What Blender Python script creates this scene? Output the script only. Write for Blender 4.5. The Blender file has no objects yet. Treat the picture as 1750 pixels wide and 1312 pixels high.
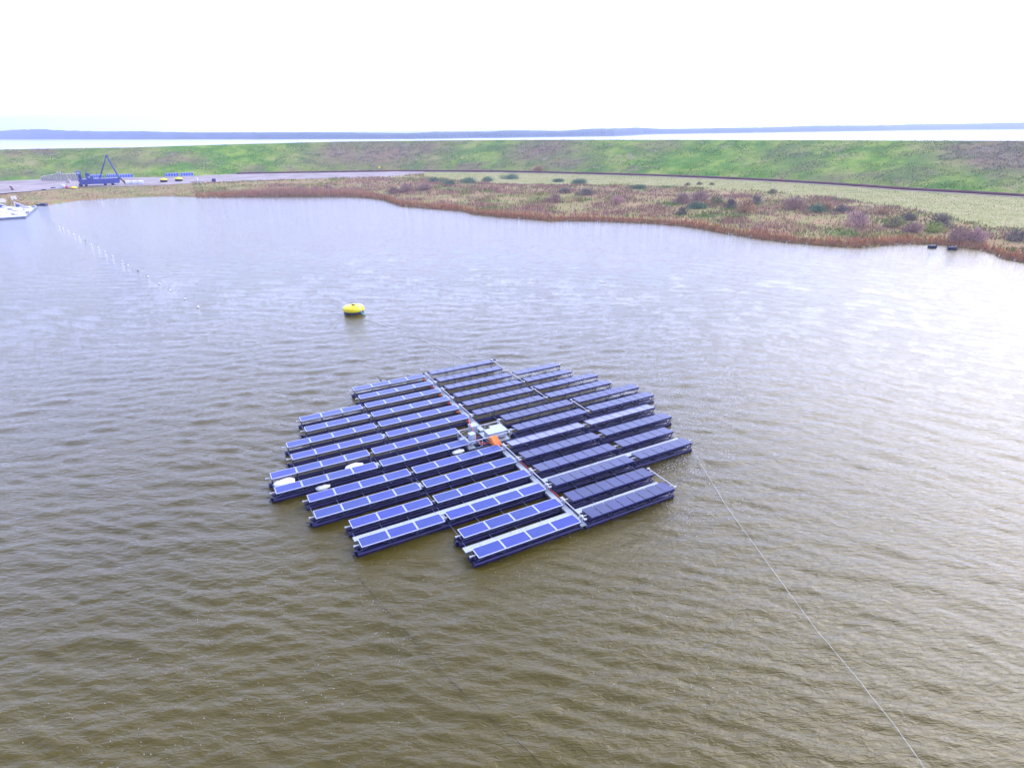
import bpy, math, random
import numpy as np
from mathutils import Matrix, Vector

SC = bpy.context.scene
COL = SC.collection
rnd = random.Random(7)

# ------------------------------------------------------------------ camera
F, PITCH, ROLL, CH = 1022.3, 0.4023, 0.009, 22.23      # focal in px of a 1750 px wide picture
cp, sp = math.cos(PITCH), math.sin(PITCH)
cr, sr = math.cos(ROLL), math.sin(ROLL)
_r = Vector((1, 0, 0)); _f = Vector((0, cp, -sp)); _d = Vector((0, -sp, -cp))
R2 = cr * _r + sr * _d
D2 = -sr * _r + cr * _d
cam_data = bpy.data.cameras.new("camera")
cam_data.sensor_width = 36.0
cam_data.lens = 36.0 * F / 1750.0
cam_data.clip_start = 0.5
cam_data.clip_end = 30000.0
cam = bpy.data.objects.new("camera", cam_data)
COL.objects.link(cam)
cam.matrix_world = Matrix(((R2.x, -D2.x, -_f.x, 0), (R2.y, -D2.y, -_f.y, 0), (R2.z, -D2.z, -_f.z, CH), (0, 0, 0, 1)))
SC.camera = cam

# ------------------------------------------------------------------ world, sun, exposure
SUN_EL, SUN_AZ = math.radians(37), math.radians(52)      # azimuth to the right of the view direction
world = bpy.data.worlds.new("World"); SC.world = world
world.use_nodes = True
nt = world.node_tree; N = nt.nodes; Lk = nt.links
N.clear()
wo = N.new('ShaderNodeOutputWorld')
sky = N.new('ShaderNodeTexSky'); sky.sky_type = 'NISHITA'; sky.sun_disc = False
sky.sun_elevation = SUN_EL; sky.sun_rotation = SUN_AZ
sky.air_density = 1.6; sky.dust_density = 3.0; sky.ozone_density = 2.0
bg = N.new('ShaderNodeBackground'); bg.inputs['Strength'].default_value = 0.05
Lk.new(sky.outputs[0], bg.inputs['Color'])
# thin bright overcast over the blue
tc = N.new('ShaderNodeTexCoord'); mp = N.new('ShaderNodeMapping'); mp.inputs['Scale'].default_value = (1.2, 1.2, 5.0)
no = N.new('ShaderNodeTexNoise'); no.inputs['Scale'].default_value = 1.6; no.inputs['Detail'].default_value = 5
Lk.new(tc.outputs['Generated'], mp.inputs[0]); Lk.new(mp.outputs[0], no.inputs['Vector'])
rp = N.new('ShaderNodeValToRGB')
rp.color_ramp.elements[0].position = 0.35; rp.color_ramp.elements[0].color = (0.53, 0.61, 1.02, 1)
rp.color_ramp.elements[1].position = 0.7; rp.color_ramp.elements[1].color = (0.63, 0.71, 1.14, 1)
Lk.new(no.outputs[0], rp.inputs[0])
bg2 = N.new('ShaderNodeBackground')
Lk.new(rp.outputs[0], bg2.inputs['Color'])
# the cloud sheet is brighter low down, where one looks through more of it
sx = N.new('ShaderNodeSeparateXYZ'); Lk.new(tc.outputs['Generated'], sx.inputs[0])
gr = N.new('ShaderNodeMapRange'); gr.inputs['From Min'].default_value = 0.0; gr.inputs['From Max'].default_value = 0.75
gr.inputs['To Min'].default_value = 2.9; gr.inputs['To Max'].default_value = 1.10; gr.interpolation_type = 'SMOOTHSTEP'
Lk.new(sx.outputs[2], gr.inputs[0])
# and brighter on the side the sun stands behind it
side = N.new('ShaderNodeMapRange'); side.inputs['From Min'].default_value = -0.9; side.inputs['From Max'].default_value = 0.9
side.inputs['To Min'].default_value = 0.38; side.inputs['To Max'].default_value = 1.2
dt = N.new('ShaderNodeVectorMath'); dt.operation = 'DOT_PRODUCT'; dt.inputs[1].default_value = (math.sin(SUN_AZ * .6), math.cos(SUN_AZ * .6), 0.0)
Lk.new(tc.outputs['Generated'], dt.inputs[0]); Lk.new(dt.outputs['Value'], side.inputs[0])
ml = N.new('ShaderNodeMath'); ml.operation = 'MULTIPLY'
Lk.new(gr.outputs[0], ml.inputs[0]); Lk.new(side.outputs[0], ml.inputs[1]); Lk.new(ml.outputs[0], bg2.inputs['Strength'])
ad = N.new('ShaderNodeAddShader')
Lk.new(bg.outputs[0], ad.inputs[0]); Lk.new(bg2.outputs[0], ad.inputs[1]); Lk.new(ad.outputs[0], wo.inputs['Surface'])

sl = bpy.data.lights.new("sun", 'SUN'); sl.energy = 1.4; sl.angle = math.radians(48); sl.color = (1.0, 0.94, 0.84)
sun = bpy.data.objects.new("sun", sl); COL.objects.link(sun)
sdir = Vector((math.sin(SUN_AZ) * math.cos(SUN_EL), math.cos(SUN_AZ) * math.cos(SUN_EL), math.sin(SUN_EL)))
sun.rotation_euler = (-sdir).to_track_quat('-Z', 'Y').to_euler()

SC.view_settings.view_transform = 'Standard'
SC.view_settings.look = 'None'
SC.view_settings.exposure = 0.80
HAZE = 0.00034
SC.view_settings.gamma = 1.0
SC.cycles.max_bounces = 6
SC.cycles.volume_bounces = 0
SC.cycles.use_denoising = True
SC.cycles.caustics_reflective = False
SC.cycles.caustics_refractive = False

# ------------------------------------------------------------------ helpers
def tag(o, label=None, cat=None, group=None, kind=None):
    if label: o['label'] = label
    if cat: o['category'] = cat
    if group: o['group'] = group
    if kind: o['kind'] = kind
    return o

def empty(name, loc=(0, 0, 0), rz=0.0):
    o = bpy.data.objects.new(name, None); COL.objects.link(o)
    o.empty_display_size = 0.3
    o.location = loc; o.rotation_euler = (0, 0, rz)
    return o

def put(name, mesh, parent=None, loc=(0, 0, 0), rot=(0, 0, 0)):
    o = bpy.data.objects.new(name, mesh); COL.objects.link(o)
    o.parent = parent; o.location = loc; o.rotation_euler = rot
    return o

class MB:
    """collects boxes, tubes and other shapes into one mesh"""
    def __init__(s): s.v = []; s.f = []; s.m = []; s.sm = []
    def add(s, vs, fs, mi=0, smooth=False):
        b = len(s.v); s.v += [tuple(v) for v in vs]
        for f in fs:
            s.f.append(tuple(b + i for i in f)); s.m.append(mi); s.sm.append(smooth)
    def box(s, c, d, mi=0, mat=None, bev=0.0):
        x, y, z = d[0] / 2, d[1] / 2, d[2] / 2
        if bev > 0:
            b = min(bev, x * .9, y * .9, z * .9)
            vs = []; idx = {}
            for sx in (-1, 1):
                for sy in (-1, 1):
                    for sz in (-1, 1):
                        for ax in range(3):
                            p = [sx * x, sy * y, sz * z]
                            for k in range(3):
                                if k != ax: p[k] -= (sx, sy, sz)[k] * b
                            idx[(sx, sy, sz, ax)] = len(vs); vs.append(Vector(p))
            fs = []
            I = idx
            for ax in range(3):
                o1, o2 = [k for k in range(3) if k != ax]
                for sg in (-1, 1):
                    q = []
                    for a_, b_ in ((-1, -1), (1, -1), (1, 1), (-1, 1)):
                        t = [0, 0, 0]; t[ax] = sg; t[o1] = a_; t[o2] = b_
                        q.append(I[(*t, ax)])
                    fs.append(q)
                for a_ in (-1, 1):
                    for b_ in (-1, 1):
                        t0 = [0, 0, 0]; t0[ax] = -1; t0[o1] = a_; t0[o2] = b_
                        t1 = list(t0); t1[ax] = 1
                        fs.append([I[(*t0, o1)], I[(*t0, o2)], I[(*t1, o2)], I[(*t1, o1)]])
            for sx in (-1, 1):
                for sy in (-1, 1):
                    for sz in (-1, 1):
                        fs.append([I[(sx, sy, sz, k)] for k in range(3)])
        else:
            vs = [Vector((sx * x, sy * y, sz * z)) for sx in (-1, 1) for sy in (-1, 1) for sz in (-1, 1)]
            fs = [(0, 1, 3, 2), (4, 6, 7, 5), (0, 4, 5, 1), (2, 3, 7, 6), (0, 2, 6, 4), (1, 5, 7, 3)]
        if mat: vs = [mat @ v for v in vs]
        s.add([v + Vector(c) for v in vs], fs, mi)
        return s
    def tube(s, a, b, r, n=8, mi=0, r2=None, cap=True):
        a = Vector(a); b = Vector(b); d = (b - a)
        q = d.to_track_quat('Z', 'Y'); r2 = r if r2 is None else r2
        vs = []
        for p, rr in ((a, r), (b, r2)):
            for i in range(n):
                t = 2 * math.pi * i / n
                vs.append(p + q @ Vector((rr * math.cos(t), rr * math.sin(t), 0)))
        fs = [(i, (i + 1) % n, n + (i + 1) % n, n + i) for i in range(n)]
        s.add(vs, fs, mi, n > 5)
        if cap:
            s.add(vs[:n], [tuple(range(n))[::-1]], mi); s.add(vs[n:], [tuple(range(n))], mi)
        return s
    def path(s, pts, r, n=6, mi=0):
        pts = [Vector(p) for p in pts]
        vs = []; m = len(pts)
        for k, p in enumerate(pts):
            d = (pts[min(k + 1, m - 1)] - pts[max(k - 1, 0)]).normalized()
            side = d.cross(Vector((0, 0, 1)));
            if side.length < 1e-4: side = Vector((1, 0, 0))
            side.normalize(); up = side.cross(d)
            for i in range(n):
                t = 2 * math.pi * i / n
                vs.append(p + side * (r * math.cos(t)) + up * (r * math.sin(t)))
        fs = []
        for k in range(m - 1):
            for i in range(n):
                j = (i + 1) % n
                fs.append((k * n + i, k * n + j, (k + 1) * n + j, (k + 1) * n + i))
        s.add(vs, fs, mi, True)
        return s
    def lathe(s, prof, n=32, mi=0, c=(0, 0, 0)):
        vs = []; c = Vector(c)
        for r, z in prof:
            for i in range(n):
                t = 2 * math.pi * i / n
                vs.append(c + Vector((r * math.cos(t), r * math.sin(t), z)))
        fs = []
        for k in range(len(prof) - 1):
            for i in range(n):
                j = (i + 1) % n
                fs.append((k * n + i, k * n + j, (k + 1) * n + j, (k + 1) * n + i))
        s.add(vs, fs, mi, True)
        return s
    def mesh(s, name, mats):
        me = bpy.data.meshes.new(name)
        me.from_pydata([tuple(v) for v in s.v], [], s.f)
        for m in (mats if isinstance(mats, (list, tuple)) else [mats]): me.materials.append(m)
        me.polygons.foreach_set('material_index', s.m)
        me.polygons.foreach_set('use_smooth', s.sm)
        me.update()
        return me

def grid_mesh(name, P, mats, smooth=True, attrs=None, mirror=False):
    """P: (ni, nj, 3) array of points"""
    ni, nj = P.shape[:2]
    idx = np.arange(ni * nj).reshape(ni, nj)
    q = np.stack([idx[:-1, :-1], idx[:-1, 1:], idx[1:, 1:], idx[1:, :-1]], -1).reshape(-1, 4)
    if mirror: q = q[:, ::-1]
    me = bpy.data.meshes.new(name)
    me.vertices.add(ni * nj); me.vertices.foreach_set('co', P.reshape(-1).astype(np.float32))
    nf = len(q)
    me.loops.add(nf * 4); me.loops.foreach_set('vertex_index', q.reshape(-1).astype(np.int32))
    me.polygons.add(nf)
    me.polygons.foreach_set('loop_start', np.arange(0, nf * 4, 4, dtype=np.int32))
    me.polygons.foreach_set('use_smooth', np.full(nf, smooth))
    for m in (mats if isinstance(mats, (list, tuple)) else [mats]): me.materials.append(m)
    me.update(calc_edges=True)
    for k, a in (attrs or {}).items():
        at_ = me.attributes.new(k, 'FLOAT', 'POINT'); at_.data.foreach_set('value', a.reshape(-1).astype(np.float32))
    return me

def quads_mesh(name, V, C, mats, tri=False):
    """V: (n, 4 or 3, 3); C: (n,3) colour per blade"""
    n, k = V.shape[:2]
    me = bpy.data.meshes.new(name)
    me.vertices.add(n * k); me.vertices.foreach_set('co', V.reshape(-1).astype(np.float32))
    me.loops.add(n * k); me.loops.foreach_set('vertex_index', np.arange(n * k, dtype=np.int32))
    me.polygons.add(n); me.polygons.foreach_set('loop_start', np.arange(0, n * k, k, dtype=np.int32))
    me.materials.append(mats)
    me.update(calc_edges=True)
    ca = me.color_attributes.new('tint', 'FLOAT_COLOR', 'POINT')
    cc = np.ones((n, k, 4), np.float32); cc[:, :, :3] = C[:, None, :]
    ca.data.foreach_set('color', cc.reshape(-1))
    return me

def value_noise(x, y, scale, seed=0):
    x = np.asarray(x) / scale; y = np.asarray(y) / scale
    xi = np.floor(x).astype(np.int64); yi = np.floor(y).astype(np.int64)
    fx = x - xi; fy = y - yi; fx = fx * fx * (3 - 2 * fx); fy = fy * fy * (3 - 2 * fy)
    def h(a, b):
        n = (a * 374761393 + b * 668265263 + seed * 974634777) & 0x7fffffff
        n = ((n ^ (n >> 13)) * 1274126177) & 0x7fffffff
        return ((n ^ (n >> 16)) & 0xffff) / 65535.0
    return (h(xi, yi) * (1 - fx) * (1 - fy) + h(xi + 1, yi) * fx * (1 - fy) + h(xi, yi + 1) * (1 - fx) * fy + h(xi + 1, yi + 1) * fx * fy)

def fbm(x, y, scale, seed=0, octs=4):
    s = 0; a = 0.5; t = 0
    for k in range(octs):
        s = s + a * value_noise(x, y, scale / 2 ** k, seed + k * 17); t += a; a *= .55
    return s / t

# ------------------------------------------------------------------ materials
def mat(name, col, rough=0.6, metal=0.0, var=0.12, nscale=3.0, bump=0.0, spec=0.5, coord='Object', col2=None):
    m = bpy.data.materials.new(name); m.use_nodes = True
    t = m.node_tree; b = t.nodes['Principled BSDF']
    b.inputs['Roughness'].default_value = rough; b.inputs['Metallic'].default_value = metal
    b.inputs['Specular IOR Level'].default_value = spec
    c = t.nodes.new('ShaderNodeTexCoord'); n = t.nodes.new('ShaderNodeTexNoise')
    n.inputs['Scale'].default_value = nscale; n.inputs['Detail'].default_value = 5
    t.links.new(c.outputs[coord], n.inputs['Vector'])
    r = t.nodes.new('ShaderNodeValToRGB')
    c2 = col2 or tuple(min(1, v * (1 + var)) for v in col)
    c1 = col if col2 else tuple(v * (1 - var) for v in col)
    r.color_ramp.elements[0].position = .35; r.color_ramp.elements[1].position = .65
    r.color_ramp.elements[0].color = (*c1, 1); r.color_ramp.elements[1].color = (*c2, 1)
    t.links.new(n.outputs[0], r.inputs[0]); t.links.new(r.outputs[0], b.inputs['Base Color'])
    if bump:
        bp = t.nodes.new('ShaderNodeBump'); bp.inputs['Distance'].default_value = bump
        t.links.new(n.outputs[0], bp.inputs['Height']); t.links.new(bp.outputs[0], b.inputs['Normal'])
    return m

M = {
    'frame': mat('aluminium_frame', (.58, .59, .70), .4, .2, .06),
    'tube': mat('white_paint', (.55, .55, .60), .4, 0, .06),
    'pipe': mat('black_polyethylene', (.012, .006, .060), .25, 0, .35, 1.5, spec=.45),
    'steel': mat('galvanised_steel', (.20, .25, .38), .45, .5, .25, 4),
    'dsteel': mat('dark_steel', (.030, .030, .13), .5, .2, .3, 4),
    'deck': mat('aluminium_grating', (.40, .43, .46), .5, .2, .12, 8),
    'orange': mat('orange_plastic', (.85, .24, .035), .5, 0, .18, 2, col2=(.62, .12, .02)),
    'red': mat('red_hose', (.62, .07, .05), .5),
    'cabinet': mat('pale_cabinet', (.42, .49, .55), .4, .1, .08),
    'white': mat('white_bag', (.70, .69, .72), .6, 0, .05, 3, .02),
    'yellow': mat('yellow_buoy', (.92, .76, .01), .42, 0, .08, 1.5),
    'black': mat('black_rubber', (.015, .016, .04), .5),
    'cyan': mat('cyan_rope', (.10, .62, .70), .7),
    'rope': mat('pale_rope', (.75, .76, .66), .8),
    'drope': mat('weedy_rope', (.035, .03, .02), .9),
    'navy': mat('blue_ship_paint', (.045, .06, .28), .45, 0, .2, .8),
    'glass': mat('cabin_window', (.35, .42, .62), .15, 0, .1),
    'concrete': mat('pale_concrete', (.50, .44, .41), .85, 0, .15, 1.2),
    'rust': mat('rusty_steel', (.19, .062, .058), .8, .1, .3, .35, col2=(.11, .045, .05)),
    'stone': mat('pale_stone', (.72, .70, .70), .85),
    'buoy': mat('white_float', (.9, .88, .88), .4),
    'bark': mat('bark', (.12, .08, .07), .9),
}

def cell_material(name, base, line, nx, ny, linew, rough, var=.1, coat=0.0, spec=.5):
    """glass over cells; a line grid in the panel's own metres (UV 0..1)"""
    m = bpy.data.materials.new(name); m.use_nodes = True
    t = m.node_tree; b = t.nodes['Principled BSDF']; L = t.links
    b.inputs['Roughness'].default_value = rough; b.inputs['Specular IOR Level'].default_value = spec
    uv = t.nodes.new('ShaderNodeUVMap')
    sep = t.nodes.new('ShaderNodeSeparateXYZ'); L.new(uv.outputs[0], sep.inputs[0])
    def mth(op, a, bb=None):
        n = t.nodes.new('ShaderNodeMath'); n.operation = op
        for i, v in enumerate((a, bb)):
            if v is None: continue
            if isinstance(v, (int, float)): n.inputs[i].default_value = v
            else: L.new(v, n.inputs[i])
        return n.outputs[0]
    fx = mth('FRACT', mth('MULTIPLY', sep.outputs[0], nx)); fy = mth('FRACT', mth('MULTIPLY', sep.outputs[1], ny))
    lx = mth('LESS_THAN', fx, linew * 1.0); ly = mth('LESS_THAN', fy, linew)
    ln = mth('MAXIMUM', lx, ly)
    oi = t.nodes.new('ShaderNodeObjectInfo')
    hs = t.nodes.new('ShaderNodeHueSaturation')
    hs.inputs['Color'].default_value = (*base, 1)
    L.new(mth('ADD', mth('MULTIPLY', oi.outputs['Random'], 2 * var), 1 - var), hs.inputs['Value'])
    L.new(mth('ADD', mth('MULTIPLY', oi.outputs['Random'], .014), .488), hs.inputs['Hue'])
    mx = t.nodes.new('ShaderNodeMix'); mx.data_type = 'RGBA'
    L.new(ln, mx.inputs[0]); L.new(hs.outputs[0], mx.inputs[6]); mx.inputs[7].default_value = (*line, 1)
    # dust film
    n = t.nodes.new('ShaderNodeTexNoise'); n.inputs['Scale'].default_value = 2.3; n.inputs['Detail'].default_value = 6
    tcn = t.nodes.new('ShaderNodeTexCoord'); L.new(tcn.outputs['Object'], n.inputs['Vector'])
    mx2 = t.nodes.new('ShaderNodeMix'); mx2.data_type = 'RGBA'
    L.new(mth('MULTIPLY', n.outputs[0], .09), mx2.inputs[0]); L.new(mx.outputs[2], mx2.inputs[6]); mx2.inputs[7].default_value = (.45, .42, .5, 1)
    L.new(mx2.outputs[2], b.inputs['Base Color'])
    b.inputs['Coat Weight'].default_value = coat; b.inputs['Coat Roughness'].default_value = .12
    return m

M['cell'] = cell_material('blue_solar_cells', (.012, .028, .23), (.04, .075, .31), 10, 6, .07, .3, .14, 0, .25)
M['thin'] = cell_material('dark_thin_film', (.032, .038, .13), (.05, .055, .16), 1, 1, .02, .3, .10, 0, .25)
M['pale_film'] = cell_material('pale_thin_film', (.20, .20, .34), (.18, .18, .3), 1, 1, .02, .4, .10, 0, .4)  # paler base colour, used for one row of the dark panels

def water_material(name, base, rough, bump1, bump2):
    m = bpy.data.materials.new(name); m.use_nodes = True
    t = m.node_tree; b = t.nodes['Principled BSDF']; L = t.links
    b.inputs['IOR'].default_value = 1.43
    b.inputs['Roughness'].default_value = rough
    g = t.nodes.new('ShaderNodeNewGeometry')
    n0 = t.nodes.new('ShaderNodeTexNoise'); n0.inputs['Scale'].default_value = .05; n0.inputs['Detail'].default_value = 4
    L.new(g.outputs['Position'], n0.inputs['Vector'])
    r = t.nodes.new('ShaderNodeValToRGB')
    r.color_ramp.elements[0].position = .3; r.color_ramp.elements[1].position = .7
    r.color_ramp.elements[0].color = (*[c * .88 for c in base], 1); r.color_ramp.elements[1].color = (*[c * 1.12 for c in base], 1)
    L.new(n0.outputs[0], r.inputs[0]); L.new(r.outputs[0], b.inputs['Base Color'])
    mp = t.nodes.new('ShaderNodeMapping'); mp.inputs['Rotation'].default_value = (0, 0, math.radians(12)); mp.inputs['Scale'].default_value = (1.0, 2.4, 1)
    L.new(g.outputs['Position'], mp.inputs[0])
    n1 = t.nodes.new('ShaderNodeTexNoise'); n1.inputs['Scale'].default_value = 1.9; n1.inputs['Detail'].default_value = 5; n1.inputs['Roughness'].default_value = .6; n1.inputs['Distortion'].default_value = .4
    L.new(mp.outputs[0], n1.inputs['Vector'])
    n2 = t.nodes.new('ShaderNodeTexNoise'); n2.inputs['Scale'].default_value = .75; n2.inputs['Detail'].default_value = 3; n2.inputs['Distortion'].default_value = .6
    L.new(mp.outputs[0], n2.inputs['Vector'])
    b1 = t.nodes.new('ShaderNodeBump'); b1.inputs['Distance'].default_value = bump1
    b2 = t.nodes.new('ShaderNodeBump'); b2.inputs['Distance'].default_value = bump2
    L.new(n2.outputs[0], b2.inputs['Height']); L.new(n1.outputs[0], b1.inputs['Height'])
    L.new(b2.outputs[0], b1.inputs['Normal']); L.new(b1.outputs[0], b.inputs['Normal'])
    return m
M['water'] = water_material('pond_water', (.078, .057, .0003), .04, .080, .0)
M['sea'] = water_material('sea_water', (.35, .37, .42), .3, .02, .05)

def tint_material(name, rough=.9, trans=0.0):
    m = bpy.data.materials.new(name); m.use_nodes = True
    t = m.node_tree; b = t.nodes['Principled BSDF']
    b.inputs['Roughness'].default_value = rough; b.inputs['Specular IOR Level'].default_value = .15
    a = t.nodes.new('ShaderNodeAttribute'); a.attribute_name = 'tint'
    n = t.nodes.new('ShaderNodeTexNoise'); n.inputs['Scale'].default_value = .6
    g = t.nodes.new('ShaderNodeNewGeometry'); t.links.new(g.outputs['Position'], n.inputs['Vector'])
    hs = t.nodes.new('ShaderNodeHueSaturation')
    mt = t.nodes.new('ShaderNodeMath'); mt.operation = 'MULTIPLY_ADD'; mt.inputs[1].default_value = .5; mt.inputs[2].default_value = .75
    t.links.new(n.outputs[0], mt.inputs[0]); t.links.new(mt.outputs[0], hs.inputs['Value'])
    t.links.new(a.outputs['Color'], hs.inputs['Color']); t.links.new(hs.outputs[0], b.inputs['Base Color'])
    return m
M['plant'] = tint_material('leaves_and_stems')

def ramp3(t, fac, stops):
    r = t.nodes.new('ShaderNodeValToRGB')
    e = r.color_ramp.elements
    while len(e) < len(stops): e.new(.5)
    for k, (p, c) in enumerate(stops): e[k].position = p; e[k].color = (*c, 1)
    t.links.new(fac, r.inputs[0]); return r.outputs[0]

def ground_material(name, stopsA, stopsB=None, attr=None, scA=.06, scB=.5):
    """noise-driven cover; with attr a second palette is mixed in by the named vertex mask"""
    m = bpy.data.materials.new(name); m.use_nodes = True
    t = m.node_tree; b = t.nodes['Principled BSDF']; L = t.links
    b.inputs['Roughness'].default_value = .95; b.inputs['Specular IOR Level'].default_value = .1
    g = t.nodes.new('ShaderNodeNewGeometry')
    n = t.nodes.new('ShaderNodeTexNoise'); n.inputs['Scale'].default_value = scA; n.inputs['Detail'].default_value = 10; n.inputs['Roughness'].default_value = .66
    L.new(g.outputs['Position'], n.inputs['Vector'])
    c = ramp3(t, n.outputs[0], stopsA)
    if stopsB:
        n2 = t.nodes.new('ShaderNodeTexNoise'); n2.inputs['Scale'].default_value = scB; n2.inputs['Detail'].default_value = 8; n2.inputs['Roughness'].default_value = .7
        L.new(g.outputs['Position'], n2.inputs['Vector'])
        c2 = ramp3(t, n2.outputs[0], stopsB)
        a = t.nodes.new('ShaderNodeAttribute'); a.attribute_name = attr
        mx = t.nodes.new('ShaderNodeMix'); mx.data_type = 'RGBA'
        L.new(a.outputs['Fac'], mx.inputs[0]); L.new(c, mx.inputs[6]); L.new(c2, mx.inputs[7]); c = mx.outputs[2]
    n3 = t.nodes.new('ShaderNodeTexNoise'); n3.inputs['Scale'].default_value = 1.5; n3.inputs['Detail'].default_value = 6
    L.new(g.outputs['Position'], n3.inputs['Vector'])
    mt = t.nodes.new('ShaderNodeMath'); mt.operation = 'MULTIPLY_ADD'; mt.inputs[1].default_value = .9; mt.inputs[2].default_value = .55
    L.new(n3.outputs[0], mt.inputs[0])
    hs = t.nodes.new('ShaderNodeHueSaturation'); L.new(c, hs.inputs['Color']); L.new(mt.outputs[0], hs.inputs['Value'])
    L.new(hs.outputs[0], b.inputs['Base Color'])
    return m

GREEN = (.11, .23, .015); GREEN2 = (.23, .32, .035); STRAW = (.34, .32, .17); BROWN = (.22, .16, .08); MAUVE = (.26, .165, .11)
M['dike'] = ground_material('dike_grass', [(.28, (.07, .17, .02)), (.44, GREEN), (.55, GREEN2), (.66, (.33, .34, .10)), (.78, STRAW)],
                            [(.3, (.10, .10, .06)), (.5, BROWN), (.62, MAUVE), (.75, (.36, .32, .22))], 'dry', .07, .25)
M['bank'] = ground_material('bank_soil', [(.3, (.14, .16, .04)), (.45, (.27, .24, .08)), (.58, (.32, .20, .10)), (.72, (.42, .35, .14))],
                            [(.3, (.21, .24, .06)), (.5, (.33, .31, .12)), (.7, (.42, .35, .19))], 'pale', .12, .2)
M['yard'] = mat('worn_asphalt', (.25, .20, .185), .9, 0, .14, .12, coord='Object', col2=(.37, .30, .28))
M['path'] = mat('shell_path', (.27, .225, .15), .95, 0, .15, .4)
M['far'] = ground_material('far_dunes', [(.35, (.05, .075, .03)), (.5, (.08, .11, .05)), (.7, (.14, .15, .09))], None, None, .01)
M['bed'] = mat('ground_soil', (.12, .11, .07), .95, 0, .2, .05)

# ------------------------------------------------------------------ pixel of the photo -> point on the ground
def ray(px, py):
    return R2 * ((px - 875) / F) + D2 * ((py - 656) / F) + _f
def at(px, py, z=0.0):
    d = ray(px, py); t = (z - CH) / d.z
    return Vector((d.x * t, d.y * t, z))

def azr(p): return math.atan2(p.x, p.y), math.hypot(p.x, p.y)
def curve(pts, z):
    a = sorted(azr(at(x, y, z)) for x, y in pts)
    A = np.array([v[0] for v in a]); R = np.array([v[1] for v in a])
    return A, R
SHORE_PX = [(-60, 356), (0, 354), (63, 351), (83, 350), (131, 343), (176, 340), (226, 337.4), (270, 335.7), (301, 335.7), (332, 337), (400, 336.5), (464, 335.5), (528, 335.5), (593, 335.7), (626, 337.5), (655, 342), (683, 351.7), (721, 355), (747, 357), (786, 360), (811, 366), (850, 370), (901, 373.6), (940, 377.4), (991, 376.7), (1056, 379), (1107, 381), (1159, 385), (1197, 390), (1236, 398), (1274, 404), (1300, 408), (1351, 414), (1403, 418.6), (1454, 422.4), (1480, 422.4), (1513, 418.6), (1544, 416.8), (1596, 417.3), (1634, 421), (1673, 426), (1696, 432.7), (1716, 441.7), (1750, 448), (1800, 456), (1900, 478)]
BASE_PX = [(-60, 313), (0, 310), (100, 306), (200, 304.5), (300, 303), (400, 298), (550, 295.5), (683, 293.5), (850, 294), (978, 297), (1107, 300.5), (1300, 308.5), (1429, 316), (1557, 325), (1686, 332), (1750, 336), (1850, 344)]
CREST_PX = [(-60, 257.5), (0, 256), (100, 254), (226, 252.3), (327, 249), (440, 245.7), (477, 245), (580, 242.4), (683, 241), (850, 239.5), (1300, 239.7), (1557, 240.6), (1750, 240.8), (1850, 241)]
sA, sR = curve(SHORE_PX, 0.0)
bA, bR = curve(BASE_PX, 2.0)
def shore_r(a):
    a = np.asarray(a); return np.interp(a, sA, sR)
def base_r(a):
    a = np.asarray(a); return np.interp(a, bA, bR)
_c = []
for x, y in CREST_PX:
    d = ray(x, y); az = math.atan2(d.x, d.y); tn = -d.z / math.hypot(d.x, d.y)
    br = float(base_r(az)); hgt = (CH - tn * (br - 7.0)) / (1 + 3.5 * tn)
    _c.append((az, hgt, br + 3.5 * (hgt - 2)))
_c = np.array(_c)
def crest_h(a): return np.interp(a, _c[:, 0], _c[:, 1])
def crest_r(a): return np.interp(a, _c[:, 0], _c[:, 2])

def sst(x): x = np.clip(x, 0, 1); return x * x * (3 - 2 * x)
def ground_z(x, y):
    """height of the shelf between pond and dike"""
    a = np.arctan2(x, y); r = np.hypot(x, y)
    d = r - shore_r(a)
    w = base_r(a) - shore_r(a)
    z = np.where(d < 0, d * .35, .12 + .55 * sst(d / 3.0) + 1.33 * sst((d - 2) / np.maximum(w * .45, 6)))
    return z + .12 * (fbm(x, y, 7, 3) - .5) * np.clip(d / 6, 0, 1)
def gp(px, py, dz=0.0):
    z = 1.5
    for _ in range(8):
        p = at(px, py, z); z = .5 * z + .5 * float(ground_z(np.array(p.x), np.array(p.y)))
    return Vector((p.x, p.y, z + dz))

# ------------------------------------------------------------------ setting: ground, water, dike, far shore
me = MB(); me.box((0, 6000, -6.0), (26000, 26000, .5)); g0 = put('ground', me.mesh('ground', M['bed'])); tag(g0, kind='structure')

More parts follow.
